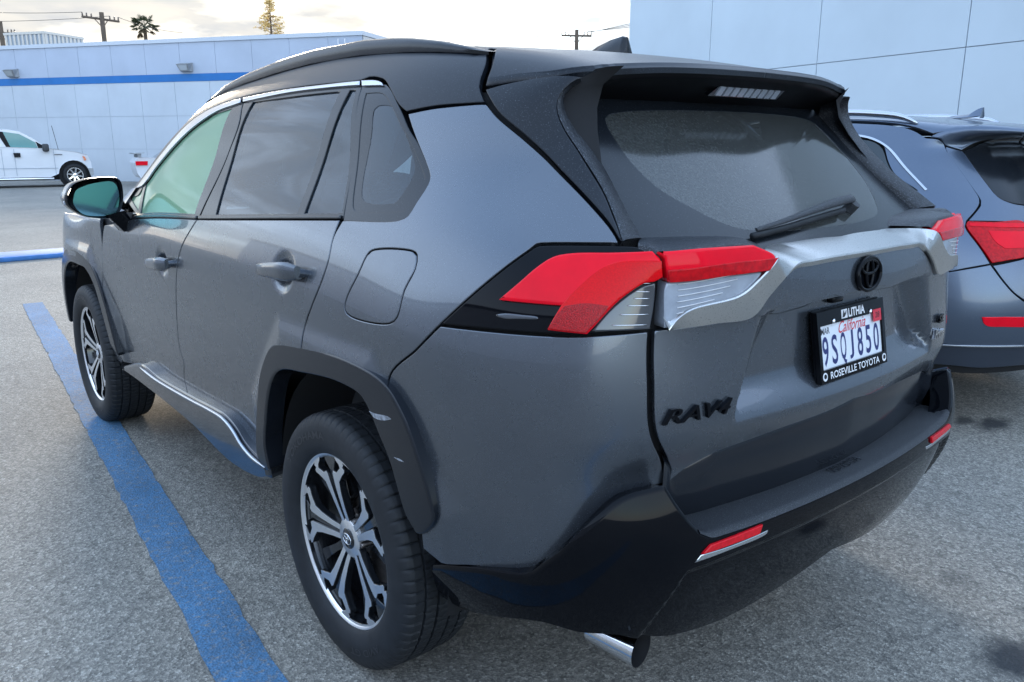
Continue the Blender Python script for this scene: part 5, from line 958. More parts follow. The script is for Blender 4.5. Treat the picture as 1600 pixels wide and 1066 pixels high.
# ---------------------------------------------------------------- ground
def ground_mat():
    m=mat('asphalt',(.1,.1,.1),.85); t=m.node_tree; b=t.nodes['Principled BSDF']; l=t.links.new
    geo=N('ShaderNodeNewGeometry',t); P=geo.outputs['Position']
    def noise(s,d=4,r=.6):
        n=N('ShaderNodeTexNoise',t); n.inputs['Scale'].default_value=s; n.inputs['Detail'].default_value=d; n.inputs['Roughness'].default_value=r; l(P,n.inputs['Vector']); return n.outputs['Fac']
    def ramp(src,pts):
        r=N('ShaderNodeValToRGB',t); e=r.color_ramp.elements
        while len(e)<len(pts): e.new(.5)
        for k,(p,c) in enumerate(pts): e[k].position=p; e[k].color=(*c,1) if len(c)==3 else c
        l(src,r.inputs[0]); return r.outputs[0]
    def mixc(f,a,bb,mode='MIX'):
        n=N('ShaderNodeMix',t,data_type='RGBA',blend_type=mode)
        if isinstance(f,float): n.inputs['Factor'].default_value=f
        else: l(f,n.inputs['Factor'])
        for v,i in ((a,'A'),(bb,'B')):
            if isinstance(v,tuple): n.inputs[i].default_value=(*v,1)
            else: l(v,n.inputs[i])
        return n.outputs['Result']
    vor=N('ShaderNodeTexVoronoi',t); vor.inputs['Scale'].default_value=135; l(P,vor.inputs['Vector'])
    stone=ramp(vor.outputs['Color'],[(.0,(.06,.058,.055)),(.30,(.15,.144,.132)),(.58,(.29,.278,.252)),(.82,(.50,.48,.44)),(1.,(.78,.76,.72))])
    vor2=N('ShaderNodeTexVoronoi',t); vor2.inputs['Scale'].default_value=62; l(P,vor2.inputs['Vector'])
    stone2=ramp(vor2.outputs['Color'],[(.0,(.09,.087,.082)),(.5,(.21,.202,.185)),(.85,(.34,.326,.30)),(1.,(.58,.565,.53))])
    c=mixc(.45,stone,stone2)
    c=mixc(ramp(noise(420,2),[(.42,(0,0,0)),(.6,(.75,.75,.75))]),c,(.075,.077,.08))
    c=mixc(1.,c,ramp(noise(.55,5,.6),[(.3,(.90,.87,.82)),(.7,(1.36,1.28,1.15))]),'MULTIPLY')
    c=mixc(ramp(noise(3.2,6,.7),[(.60,(0,0,0)),(.75,(.45,.45,.45))]),c,(.075,.076,.078))
    # old oil and water marks: patches with their own outline
    for (x,y,rx,ry,f) in STAINS:
        s=N('ShaderNodeVectorMath',t,operation='SUBTRACT'); l(P,s.inputs[0]); s.inputs[1].default_value=(x,y,0)
        d=N('ShaderNodeVectorMath',t,operation='MULTIPLY'); l(s.outputs[0],d.inputs[0]); d.inputs[1].default_value=(1/rx,1/ry,0)
        ln=N('ShaderNodeVectorMath',t,operation='LENGTH'); l(d.outputs[0],ln.inputs[0])
        ad=N('ShaderNodeMath',t,operation='MULTIPLY_ADD'); l(noise(14,5,.7),ad.inputs[0]); ad.inputs[1].default_value=.9; l(ln.outputs['Value'],ad.inputs[2])
        c=mixc(ramp(ad.outputs[0],[(.0,(f,f,f)),(.93,(f,f,f)),(1.,(0,0,0))]) if False else ramp_inv(t,ad.outputs[0],f),c,(.030,.031,.033))
    # a few cracks
    cv=N('ShaderNodeTexVoronoi',t); cv.feature='DISTANCE_TO_EDGE'; cv.inputs['Scale'].default_value=.33
    wob=N('ShaderNodeVectorMath',t,operation='MULTIPLY_ADD'); nn=N('ShaderNodeTexNoise',t); nn.inputs['Scale'].default_value=2.5; nn.inputs['Detail'].default_value=5; l(P,nn.inputs['Vector']); l(nn.outputs['Color'],wob.inputs[0]); wob.inputs[1].default_value=(.5,.5,.5); l(P,wob.inputs[2]); l(wob.outputs[0],cv.inputs['Vector'])
    c=mixc(ramp(cv.outputs['Distance'],[(.0,(.3,.3,.3)),(.0016,(.25,.25,.25)),(.0030,(0,0,0))]),c,(.04,.04,.042))
    l(c,b.inputs['Base Color'])
    bp=N('ShaderNodeBump',t); bp.inputs['Strength'].default_value=.55; bp.inputs['Distance'].default_value=.004; l(vor.outputs['Distance'],bp.inputs['Height']); l(bp.outputs[0],b.inputs['Normal'])
    b.inputs['Roughness'].default_value=.78
    return m
def ramp_inv(t,src,f):
    n=N('ShaderNodeMapRange',t); t.links.new(src,n.inputs[0])
    for i,v in zip((1,2,3,4),(.80,1.35,f,0.)): n.inputs[i].default_value=v
    return n.outputs[0]
STAINS=[(2.69,-.42,.20,.10,.9),(2.63,-.30,.12,.07,.8),(-.62,2.33,.22,.30,.45),(-.98,1.55,.10,.16,.5),(.56,-1.25,.17,.13,.95),(-1.62,2.1,.10,.10,.3),(.9,-.95,.10,.08,.35)]
ASPH=ground_mat()
g=obj('ground',[(-300,-300,0),(300,-300,0),(300,300,0),(-300,300,0)],[[0,1,2,3]],ASPH); tag(g,'grey speckled asphalt of the car park','ground',kind='structure')
def worn_paint(name,col,lo,hi,scale=38):
    m=ASPH.copy(); m.name=name; t=m.node_tree; b=t.nodes['Principled BSDF']; l=t.links.new; src=b.inputs['Base Color'].links[0].from_socket
    geo=N('ShaderNodeNewGeometry',t); n=N('ShaderNodeTexNoise',t); n.inputs['Scale'].default_value=scale; n.inputs['Detail'].default_value=7; n.inputs['Roughness'].default_value=.72; l(geo.outputs['Position'],n.inputs['Vector'])
    mr=N('ShaderNodeMapRange',t); l(n.outputs['Fac'],mr.inputs[0])
    for i,v in zip((1,2,3,4),(lo,hi,.86,.10)): mr.inputs[i].default_value=v
    n2=N('ShaderNodeTexNoise',t); n2.inputs['Scale'].default_value=130; n2.inputs['Detail'].default_value=4; l(geo.outputs['Position'],n2.inputs['Vector'])
    r2=N('ShaderNodeMapRange',t); l(n2.outputs['Fac'],r2.inputs[0])
    for i,v in zip((1,2,3,4),(.3,.7,.62,1.35)): r2.inputs[i].default_value=v
    mu=N('ShaderNodeMix',t,data_type='RGBA',blend_type='MULTIPLY'); mu.inputs['Factor'].default_value=1; l(r2.outputs[0],mu.inputs['B'])
    n3=N('ShaderNodeTexNoise',t); n3.inputs['Scale'].default_value=2.6; n3.inputs['Detail'].default_value=6; n3.inputs['Roughness'].default_value=.65; l(geo.outputs['Position'],n3.inputs['Vector'])
    r3=N('ShaderNodeMapRange',t); l(n3.outputs['Fac'],r3.inputs[0])
    for i,v in zip((1,2,3,4),(.3,.7,.68,1.3)): r3.inputs[i].default_value=v
    m3=N('ShaderNodeMix',t,data_type='RGBA',blend_type='MULTIPLY'); m3.inputs['Factor'].default_value=1; m3.inputs['A'].default_value=(*col,1); l(r3.outputs[0],m3.inputs['B']); l(m3.outputs['Result'],mu.inputs['A'])
    x=N('ShaderNodeMix',t,data_type='RGBA'); l(mr.outputs[0],x.inputs['Factor']); l(src,x.inputs['A']); l(mu.outputs['Result'],x.inputs['B']); l(x.outputs['Result'],b.inputs['Base Color'])
    return m
BLUEP=worn_paint('worn_blue_paint',(.045,.160,.30),.52,.68)
# stall line, edges slightly ragged
def stripe(name,p0,p1,wd,m,label,n=160):
    p0=np.array(p0);p1=np.array(p1); d=(p1-p0)/np.linalg.norm(p1-p0); q=np.array([-d[1],d[0]]); t=np.linspace(0,1,n); jit=rng.normal(0,.0035,(n,2))
    A=p0+(p1-p0)*t[:,None]; Lf=A+q*(wd/2+jit[:,:1]); Rt=A-q*(wd/2+jit[:,1:]); V=np.concatenate([np.c_[Lf,np.full(n,.004)],np.c_[Rt,np.full(n,.004)]])
    o=obj(name,V,[[n+i,n+i+1,i+1,i] for i in range(n-1)],m); return tag(o,label,'line',kind='structure')
stripe('stall_line',(-1.50,-3.5),(-.525,6.62),.163,BLUEP,'worn blue stall line painted on the asphalt beside the grey crossover')
b=MB(); b.box((.6,10.22,.03),(5.2,.62,.06),0,.015,rz=.03); kb=b.obj('kerb',mat('blue_kerb_paint',(.05,.17,.42),.6,speck=(9,.66,.74,(.36,.42,.5),.7),var=(6,.25)),auto=40); tag(kb,'low kerb painted blue across the far end of the stall','kerb',kind='structure')
# ---------------------------------------------------------------- left building
WALL=mat('painted_wall',(.52,.56,.60),.75,var=(.55,.07),bump=(90,.12,.004)); WALL2=mat('painted_wall_upper',(.43,.475,.555),.75,var=(.5,.07),bump=(90,.12,.004)); WALLR=mat('painted_wall_tall',(.50,.575,.63),.8,var=(.35,.06),bump=(120,.15,.004))
JOINT=mat('joint',(.33,.375,.43),.9); STRIPEM=mat('blue_band',(.014,.15,.42),.55,var=(2,.08)); COPING=mat('coping',(.55,.58,.62),.6)
GREYM=mat('grey_metal',(.35,.36,.37),.5,.3,var=(5,.15)); TANM=mat('tan_metal',(.55,.50,.43),.6); DGREY=mat('dark_grey',(.05,.052,.055),.6); WHITEP=mat('white_metal',(.70,.71,.72),.5)
def wall_frame(D,naz):
    n=np.array([math.sin(R_(naz)),math.cos(R_(naz)),0]); d=np.array([math.cos(R_(naz)),-math.sin(R_(naz)),0]); return np.array([CAMP[0],CAMP[1],0])+n*D,d,n
WO,WD,WN=wall_frame(27.,56.3)
def wbox(mb,O,d,n,t0,t1,z0,z1,y0,y1,mi=0):
    V=[O+d*t+n*y+np.array([0,0,z]) for t in (t0,t1) for y in (y0,y1) for z in (z0,z1)]
    F=[[0,1,3,2],[4,6,7,5],[0,4,5,1],[2,3,7,6],[0,2,6,4],[1,5,7,3]]; c=np.mean(V,0)
    G=[]
    for f in F:
        a,b_,cc=[np.array(V[i]) for i in f[:3]]; G.append(f if np.dot(np.cross(b_-a,cc-a),np.mean([V[i] for i in f],0)-c)>0 else f[::-1])
    mb.add(V,G,mi)
bl=thing('building','long low pale blue building with a bright blue band behind the white pickup','building',tuple(WO+WD*-30))
tc=WO; k=27./24.3; t0s=-25.97*k; sp_=1.39*k; tend=-11.96*k; rows=[(0,1.25),(1.25,2.48),(2.48,3.72)]
mb=MB(); mb2=MB(); bk=MB(); wbox(bk,WO,WD,WN,-75,tend-.0,0,5.22,.02,14)
ts=[t0s+sp_*i for i in range(-30,12)]; ts=[t for t in ts if t<tend-.2]+[tend]
for a,b_ in zip(ts[:-1],ts[1:]):
    for z0,z1 in rows: wbox(mb,WO,WD,WN,a+.006,b_-.006,z0+.005,z1-.005,0,.06)
    wbox(mb2,WO,WD,WN,a+.006+.35,b_-.006+.35 if b_<tend-.1 else b_,3.99,5.10,-.005,.06)
bk.obj('wall_core',JOINT,bl); mb.obj('wall_panels',WALL,bl); mb2.obj('upper_panels',WALL2,bl)
b=MB(); wbox(b,WO,WD,WN,-75,tend+.012,3.72,3.985,-.015,.08); b.obj('blue_band',STRIPEM,bl)
b=MB(); wbox(b,WO,WD,WN,-75,tend+.05,5.10,5.24,-.05,.35); wbox(b,WO,WD,WN,tend-.28,tend+.05,5.10,5.24,.35,14); b.obj('coping',COPING,bl)
b=MB()
for j in range(9): 
    for z0,z1 in ((0,1.25),(1.25,2.48),(2.48,5.09)): wbox(b,WO,WD,WN,tend+.0,tend+.02,z0+.009,z1-.009,.07+j*1.5,.07+j*1.5+1.48)
b.obj('side_panels',mat('wall_side_warm_light',(.60,.58,.56),.75,var=(.5,.04)),bl)  # warm light on the end wall is put into its paler, warmer colour
TINTW=mat('shop_glass',(.02,.03,.04),.06)
LAMPG=mat('lamp_glass',(.45,.47,.48),.2,.2)
for az,zz,lb in ((9.60,4.20,'grey flood light high on the pale wall, left of the two'),(19.1,4.22,'grey flood light high on the pale wall, nearer the palm')):
    t=27*math.tan(R_(az-56.3)); p=WO+WD*t+np.array([0,0,zz]); o=thing('wall_light',lb,'wall light',tuple(p),group='flood lights on the long pale wall')
    b=MB(); Q=[(-.26,0,.16),(.26,0,.16),(-.26,0,-.16),(.26,0,-.16),(-.26,-.30,.10),(.26,-.30,.10),(-.20,-.16,-.15),(.20,-.16,-.15)]
    V=[p+WD*x+WN*y+np.array([0,0,z]) for x,y,z in Q]; b.add(V,[[0,1,5,4],[4,5,7,6],[2,6,7,3],[0,4,6,2],[1,3,7,5],[0,2,3,1]]); b.obj('housing',GREYM,o)
    b=MB(); Q=[(-.19,-.285,.07),(.19,-.285,.07),(-.16,-.185,-.12),(.16,-.185,-.12)]; V=[p+WD*x+WN*(y-.012)+np.array([0,0,z]) for x,y,z in Q]; b.add(V,[[0,1,3,2]]); b.obj('lens',LAMPG,o)
# radio box with two aerials near the corner
p=WO+WD*(tend-.75)+np.array([0,0,4.45]); o=thing('radio_box','small white radio box with two aerials by the corner of the long pale wall','box',tuple(p))
b=MB(); wbox(b,p,WD,WN,-.3,.3,-.15,.17,-.18,-.006); b.obj('case',WHITEP,o)
for x in (-.12,.14):
    b=MB(); b.tube([p+WD*x+WN*-.1+[0,0,.17],p+WD*x+WN*-.1+[0,0,.55]],.022,6); b.obj('aerial',WHITEP,o)
# roof unit
def polar(az,d,z=0): return np.array([CAMP[0]+d*math.sin(R_(az)),CAMP[1]+d*math.cos(R_(az)),z])
p=polar(11.4,43,5.0); o=thing('roof_unit','louvred air handling unit on the roof of the long pale building','roof unit',tuple(p))
a0=R_(-56); q=lambda x,y,z:p+np.array([x*math.cos(a0)-y*math.sin(a0),x*math.sin(a0)+y*math.cos(a0),z])
def rbox(mb,x0,x1,y0,y1,z0,z1,mi=0):
    V=[q(x,y,z) for x in(x0,x1) for y in(y0,y1) for z in(z0,z1)]; mb.add(V,[[0,1,3,2],[4,6,7,5],[0,4,5,1],[2,3,7,6],[0,2,6,4],[1,5,7,3]],mi)
b=MB(); rbox(b,-1.05,1.05,-1.05,1.05,-.6,1.0); b.obj('case',mat('unit_grey',(.30,.33,.36),.6),o)
b=MB(); rbox(b,-1.1,1.1,-1.1,1.1,1.0,1.1); rbox(b,-1.1,1.1,-1.1,1.1,.0,.07); b.obj('rim',TANM,o)
b=MB()
for i in range(10): rbox(b,-1.05+i*.222,-.95+i*.222,-1.08,-1.05,.07,1.0)
for i in range(10): rbox(b,1.05,1.08,-1.05+i*.222,-.93+i*.222,.07,1.0)
b.obj('louvres',TANM,o)
# ---------------------------------------------------------------- tall wall on the right
RO,RD,RN=wall_frame(14.,103.5)
tb=thing('building','tall plain pale blue building at the right, cut off by the top of the photo','building',tuple(RO+RD*-10)); ctr=-20.5
b=MB(); wbox(b,RO,RD,RN,ctr,16,0,9.3,.03,12); b.obj('wall_core',JOINT,tb)
b=MB(); ts=[ctr,-16.93]+[-13.4+3.42*i for i in range(0,9)]
for a,b_ in zip(ts[:-1],ts[1:]):
    for z0,z1 in ((0,3.11),(3.11,6.25),(6.25,9.3)): wbox(b,RO,RD,RN,a+(.010 if a>ctr else 0),b_-.010,z0+.008 if z0 else 0,z1-.008,0,.05)
b.obj('wall_panels',WALLR,tb)
# ---------------------------------------------------------------- unseen block, added to cut the low sky and give the paint a horizon
ob=thing('building','unseen long pale block added left of the car to shape the reflection in its grey paint','building',(-26,14,0))
b=MB(); b.box((-28,18,4.5),(4,90,9)); b.obj('wall',WALL2,ob)
b=MB(); b.box((-25.9,18,8.9),(.3,90.4,.5)); b.obj('coping',DGREY,ob)
# ---------------------------------------------------------------- poles and wires
WOOD=mat('weathered_pole',(.10,.075,.055),.85,var=(3,.25)); WIRE=mat('wire',(.03,.03,.03),.6); PORC=mat('insulator',(.10,.07,.05),.3)
def pole(az,d,ztop,arms,label,rot,h=.14):
    p=polar(az,d); o=thing('utility_pole',label,'utility pole',tuple(p),group='wooden utility poles behind the buildings')
    b=MB(); b.tube([p,p+[0,0,ztop]],[h*1.25,h],10); b.obj('pole',WOOD,o,auto=40); tips=[]
    ax=np.array([math.sin(R_(rot)),math.cos(R_(rot)),0]); ay=np.array([-ax[1],ax[0],0])
    for zz,ln,tilt in arms:
        b=MB(); A=p+ax*ln/2+np.array([0,0,zz+tilt]); B=p-ax*ln/2+np.array([0,0,zz-tilt]); b.tube([A+ay*.12,B+ay*.12],.075,6); b.tube([p+ax*.5+np.array([0,0,zz])+ay*.12,p+np.array([0,0,zz-.55])],.03,5); b.tube([p-ax*.5+np.array([0,0,zz])+ay*.12,p+np.array([0,0,zz-.55])],.03,5); b.obj('cross_arm',WOOD,o,auto=40)
        for f in (.97,.75,.5,-.5,-.75,-.97):
            c=p+ax*ln/2*f+np.array([0,0,zz+tilt*f])+ay*.12; b=MB(); V,F=lathe([(.05,0),(.06,.035),(.12,.06),(.16,.035),(.22,.055),(.27,.02),(.28,0)],8,'z'); b.add(V+c,F); b.obj('insulator',PORC,o,smooth=True); tips.append(c+[0,0,.27])
    return o,tips
p1,t1=pole(14.56,62,9.75,[(9.35,2.6,0)],'wooden utility pole with a slanting cross arm beside the palm',70)
p2,t2=pole(44.35,62,9.45,[(9.05,2.2,0)],'wooden utility pole with a cross arm rising behind the grey crossover',125)
p3,t3=pole(9.25,66,9.3,[(8.6,1.6,0)],'wooden utility pole at the far left edge behind the roof unit',95)
def wire(pts,label):
    o=thing('wire',label,'wire',tuple(pts[0]),group='overhead wires'); 
    for a,b_,sag in [(pts[0],pts[1],pts[2])]:
        t=np.linspace(0,1,24); P=a+(b_-a)*t[:,None]; P[:,2]-=sag*4*t*(1-t); V,F=tube(P,.016,5); obj('cable',V,F,WIRE,o,smooth=True)
for i,(zz,za) in enumerate(((12.3,9.62),(11.6,9.4),(11.0,9.2))): wire((t2[min(i,5)],polar(58,60,zz),.3),['upper overhead wire','middle overhead wire','lower overhead wire'][i]+' from the pole behind the crossover to the tall building')
for i,zz in enumerate((9.1,8.3)): wire((t2[3+i*2],polar(30,64,zz),.5),['upper overhead wire','lower overhead wire'][i]+' from the pole behind the crossover toward the low building')
for i,zz in enumerate((10.4,9.3)): wire((t1[5-i*3],polar(2,75,zz+.8),.4),['upper overhead wire','lower overhead wire'][i]+' running left from the pole with the slanting arm')
wire((t1[0],polar(19,75,10.3),.2),'overhead wire from the slanting arm to behind the palm')
# ---------------------------------------------------------------- trees
BARK=mat('bark',(.10,.07,.05),.9); FROND=mat('palm_frond',(.045,.055,.022),.6,var=(4,.3)); SKIRT=mat('dry_frond',(.12,.085,.045),.8)
NEEDLE=mat('backlit_foliage',(.70,.50,.20),.8,var=(1.2,.35))  # gold of sun through the leaves is put into their base colour
def palm(az,d,h):
    p=polar(az,d); o=thing('palm_tree','dark fan palm rising above the roof of the long pale building','palm tree',tuple(p)); b=MB(); b.tube([p,p+[.1,0,h*.5],p+[0,0,h-1.1]],[.28,.22,.19],10); b.obj('trunk',BARK,o,auto=60)
    cr=MB(); sk=MB(); c=p+np.array([0,0,h-1.0]); r=random.Random(3)
    for i in range(40):
        a=r.uniform(0,2*PI); el=r.uniform(-.75,1.35); ln=r.uniform(.95,1.35); dr=np.array([math.cos(a)*math.cos(el),math.sin(a)*math.cos(el),math.sin(el)]); st=c+dr*ln*.75; side_=np.cross(dr,[0,0,1]); side_/=np.linalg.norm(side_)+1e-6; upv=np.cross(side_,dr)
        m_=cr if el>-.3 else sk; V,F=tube([c,st],.02,4); m_.add(V,F)
        for k in range(13):
            t=(k-6)/6*1.25; dd=dr*math.cos(t)+side_*math.sin(t)+np.array([0,0,-.25-.25*abs(t)]); dd/=np.linalg.norm(dd); L_=.62*ln*(1-.2*abs(t)); w_=upv*.0+side_*math.cos(t)*.034-dr*math.sin(t)*.034
            m_.add([st-w_*.4,st+w_*.4,st+dd*L_*.6+w_,st+dd*L_+np.array([0,0,-.12]),st+dd*L_*.6-w_],[[0,1,2,3,4]])
    cr.obj('crown',FROND,o); sk.obj('dry_skirt',SKIRT,o)
palm(16.86,105,15.2)
def conifer(az,d,h):
    p=polar(az,d); o=thing('conifer','sparse conifer with backlit gold put in its leaf colour, standing behind the long pale building','tree',tuple(p)); b=MB(); b.tube([p,p+[0,0,h]],[.35,.04],9); lf=MB(); r=random.Random(11)
    for i in range(150):
        z=h*(.34+.66*r.random()**.9); f=(h-z)/(h*.66); ln=(.35+3.7*f**.8)*r.uniform(.55,1.05); a=r.uniform(0,2*PI); dr=np.array([math.cos(a),math.sin(a),r.uniform(-.15,.35)]); s=p+np.array([0,0,z]); e=s+dr*ln; b.tube([s,e],[.035,.012],4)
        for k in range(int(7+12*ln)):
            t=r.uniform(.25,1.05); q_=s+dr*ln*t+np.array([r.gauss(0,.13),r.gauss(0,.13),r.gauss(0,.10)])
            u=np.array([r.gauss(0,1),r.gauss(0,1),r.gauss(0,.5)]); u/=np.linalg.norm(u); v=np.cross(u,[r.gauss(0,1),r.gauss(0,1),r.gauss(0,1)]); v/=np.linalg.norm(v)+1e-6; z_=r.uniform(.10,.22)
            lf.add([q_-u*z_,q_+v*z_*.35,q_+u*z_,q_-v*z_*.35],[[0,1,2,3]])
    b.obj('trunk',BARK,o); lf.obj('crown',NEEDLE,o)
conifer(24.35,100,17.6)
# ---------------------------------------------------------------- simple wheels for the far vehicles
def far_wheel(par,c,ax,R=.39,wd=.26,spokes=8,rimR=.26):
    c=np.array(c,float); ax=np.array(ax,float); ax/=np.linalg.norm(ax); u=np.cross(ax,[0,0,1]); u/=np.linalg.norm(u); v=np.array([0,0,1.]); Mx=np.stack([ax,u,v],1)
    tf=lambda V:np.asarray(V)@Mx.T+c
    V,F=lathe([(.02,rimR*.98),(.10,rimR),(.118,rimR+.03),(.12,R-.05),(.105,R-.015),(.06,R),(-.06,R),(-.13,R-.03),(-.13,rimR)],40); w_=obj('wheel',tf(V),F,RUBBER,par,smooth=True)
    b=MB(); V,F=lathe([(.085,rimR),(.098,rimR),(.098,rimR-.028),(.05,rimR-.04),(-.05,rimR-.05)],40); b.add(tf(V),F,0); V,F=lathe([(.0,rimR),(.0,.0)],32); b.add(tf(V),F,1); V,F=lathe([(.06,.075),(.085,.06),(.09,0)],20); b.add(tf(V),F,0)
    for k in range(spokes):
        a=k*2*PI/spokes+.2; ca,sa=math.cos(a),math.sin(a); Q=[(.078,.05,-.028),(.078,.05,.028),(.09,rimR-.02,.020),(.09,rimR-.02,-.020)]; Q=[(x,r*ca-t*sa,r*sa+t*ca) for x,r,t in Q]+[(x-.03,r*ca-t*sa,r*sa+t*ca) for x,r,t in Q]
        b.add(tf(Q),[[0,1,2,3],[0,4,5,1],[1,5,6,2],[2,6,7,3],[3,7,4,0]],0)
    b.obj('rim',[CHROME,DARK],w_,auto=40); return w_
WHITEC=mat('white_car_paint',(.72,.73,.75),.3,coat=.6,var=(2,.03)); TINT=mat('dark_tinted_glass',(.02,.03,.035),.08,coat=.5); TEALG=mat('teal_tinted_glass',(.12,.30,.30),.12,coat=.5)
def loft_body(secs,fr,m,name,par,auto=35):
    """secs: list of (half width, outline [(x,z)...]) from one flank to the other"""
    o,u,v,n=fr; R=[np.stack([o+u*x+n*y+np.array([0,0,z]) for x,z in pts]) for y,pts in secs]; k=len(R[0]); V=np.concatenate(R)
    F=[[i*k+j,(i+1)*k+j,(i+1)*k+(j+1)%k,i*k+(j+1)%k] for i in range(len(R)-1) for j in range(k)]+[list(range(k)),[(len(R)-1)*k+j for j in range(k)][::-1]]
    return MB().add(V,F).obj(name,m,par,auto=auto)
def shrink(pts,cx,cz,f): return [(cx+(x-cx)*f,cz+(z-cz)*f) for x,z in pts]
# pickup: local x forwards from the front axle, side facing us is n<0
hd=R_(98); F0=np.array([4.95,29.85,0]); U=np.array([math.sin(hd),math.cos(hd),0]); NS=np.array([-U[1],U[0],0]); # NS points away from us on the far side
if NS@(F0-CAMP)<0: NS=-NS
trk=thing('pickup','white pickup truck parked along the long pale wall at the left edge','pickup',tuple(F0-U*1.8))
fr=(F0+NS*.95,U,None,NS); arch=lambda cx,r=.50:[(cx+r*math.cos(a),.40+r*math.sin(a)) for a in np.linspace(PI-.1,.1,11)]
low=[(-4.9,.52),(-4.15,.36)]+[(x,z) for x,z in arch(-3.55)]+[(-2.4,.34),(-.75,.34)]+arch(0)+[(.5,.42),(.55,.55),(.54,.80),(.46,1.06),(.15,1.17),(-.72,1.30),(-2.35,1.36),(-4.95,1.36),(-5.0,.9)]
loft_body([(-.96,shrink(low,-2,.75,.985)),(-.98,low),(.98,low),(.96,shrink(low,-2,.75,.985))],fr,WHITEC,'body',trk)
cab=[(-.72,1.29),(-1.10,1.60),(-1.50,1.84),(-1.85,1.91),(-2.28,1.90),(-2.42,1.82),(-2.40,1.35)]
loft_body([(-.90,cab),(-.74,[(x+.02*0,z if z<1.4 else z+.015) for x,z in cab]),(.74,[(x,z if z<1.4 else z+.015) for x,z in cab]),(.90,cab)],fr,WHITEC,'cab',trk)
shl=[(-2.46,1.37),(-2.46,1.86),(-2.60,1.93),(-4.75,1.90),(-4.95,1.37)]
loft_body([(-.90,shl),(-.80,[(x,z+.02 if z>1.5 else z) for x,z in shl]),(.80,[(x,z+.02 if z>1.5 else z) for x,z in shl]),(.90,shl)],fr,WHITEC,'bed_cap',trk)
def flat(pts,y,m,name,par,th=.012,fr_=None):
    o,u,_,n=fr_ or fr; b=MB(); b.prism(pts,th,(o+n*y,u,np.array([0,0,1.]),-n)); return b.obj(name,m,par)
flat([(-1.98,1.84),(-1.52,1.77),(-1.08,1.50),(-1.0,1.24),(-1.23,1.23),(-1.32,1.30),(-1.80,1.31)],-.905,TEALG,'window',trk)
flat([(-2.16,1.84),(-1.98,1.84),(-1.80,1.31),(-1.92,1.31)],-.903,DARK,'door_pillar',trk)
flat([(-2.52,1.83),(-4.6,1.80),(-4.75,1.42),(-2.52,1.42)],-.903,TINT,'cap_window',trk)
flat([(-1.06,1.52),(-.98,1.47),(-.76,1.33),(-.80,1.22),(-.99,1.23)],-.907,DARK,'door_pillar',trk)
for x in (-1.74,-.58,-2.1): flat([(x,.40),(x+.012,.40),(x+.012,1.28),(x,1.28)],-.981,JOINT,'door_gap',trk,.004)
flat([(-4.8,.63),(-.5,.63),(-.5,.645),(-4.8,.645)],-.981,JOINT,'body_crease',trk,.004)
flat([(-1.76,1.15),(-1.56,1.15),(-1.56,1.01),(-1.74,1.01)],-.982,DARK,'handle',trk,.03)
flat([(-.56,1.105),(-.32,1.10),(-.32,1.08),(-.56,1.085)],-.982,DARK,'fender_badge',trk,.012)
flat([(.28,1.04),(.36,1.02),(.40,.90),(.33,.88)],-.983,mat('amber_lens',(.75,.25,.12),.2,coat=.8),'marker_lamp',trk,.03)
b=MB(); c=F0+NS*(.95-1.10)+U*-.80+np.array([0,0,1.32]); b.box(c,(.20,.24,.26),0,.05,rz=-hd+PI/2); b.box(c+NS*.10+[0,0,-.05],(.08,.22,.06),0,.01,rz=-hd+PI/2); b.obj('door_mirror',DGREY,trk,auto=50)
flat([(.42,.62),(.58,.62),(.58,.40),(.48,.36)],-.97,GREYM,'bumper',trk,.05)
b=MB(); b.box(F0+NS*(.95-.99)+U*-1.75+[0,0,.29],(2.2,.10,.06),0,.02,rz=-hd+PI/2); b.obj('running_board',CHROME,trk,auto=40)
b=MB(); b.box(F0+NS*.95+U*-2+[0,0,.36],(4.6,1.5,.25),rz=-hd+PI/2); b.obj('chassis',DARK,trk)
b=MB(); b.tube([F0+NS*.2+U*-.4+[0,0,1.2],F0+NS*.2+U*-.52+[0,0,2.05]],.008,5); b.obj('aerial',DARK,trk)
for x in (0,-3.55):
    b=MB(); c=F0+NS*(.95-.90)+U*x+np.array([0,0,.40]); k=28; V=[c+U*.505*math.cos(a)+np.array([0,0,.505*math.sin(a)]) for a in np.arange(k)*2*PI/k]; b.add(V,[list(range(k))]); b.obj('wheel_well',DARK,trk)
    for sy in (-1,1): far_wheel(trk,F0+NS*.95+U*x+NS*sy*.84+np.array([0,0,.39]),NS*sy,.39)
# white saloon, only its tail shows past the door mirror
hd2=R_(100); S0=polar(15.5,31.5); U2=np.array([math.sin(hd2),math.cos(hd2),0]); N2=np.array([-U2[1],U2[0],0]); N2=N2 if N2@(S0-CAMP)>0 else -N2
sed=thing('saloon','white saloon with a red tail lamp and boot spoiler, mostly hidden behind the door mirror','car',tuple(S0+U2*2))
fs=(S0+N2*.88,U2,None,N2)
body=[(.05,.45),(.15,.28)]+[(.95+.36*math.cos(a),.33+.36*math.sin(a)) for a in np.linspace(PI-.1,.1,9)]+[(1.4,.22),(3.0,.22)]+[(3.65+.36*math.cos(a),.33+.36*math.sin(a)) for a in np.linspace(PI-.1,.1,9)]+[(4.3,.26),(4.5,.42),(4.48,.62),(4.2,.78),(3.3,.90),(1.05,.98),(.12,.98),(.0,.80)]
loft_body([(-.86,shrink(body,2.2,.6,.98)),(-.88,body),(.88,body),(.86,shrink(body,2.2,.6,.98))],fs,WHITEC,'body',sed)
ch=[(.75,.97),(1.35,1.36),(1.8,1.42),(2.5,1.40),(3.35,.90)]
loft_body([(-.82,shrink(ch,2,.97,.99)),(-.62,ch),(.62,ch),(.82,shrink(ch,2,.97,.99))],fs,TINT,'cabin',sed)
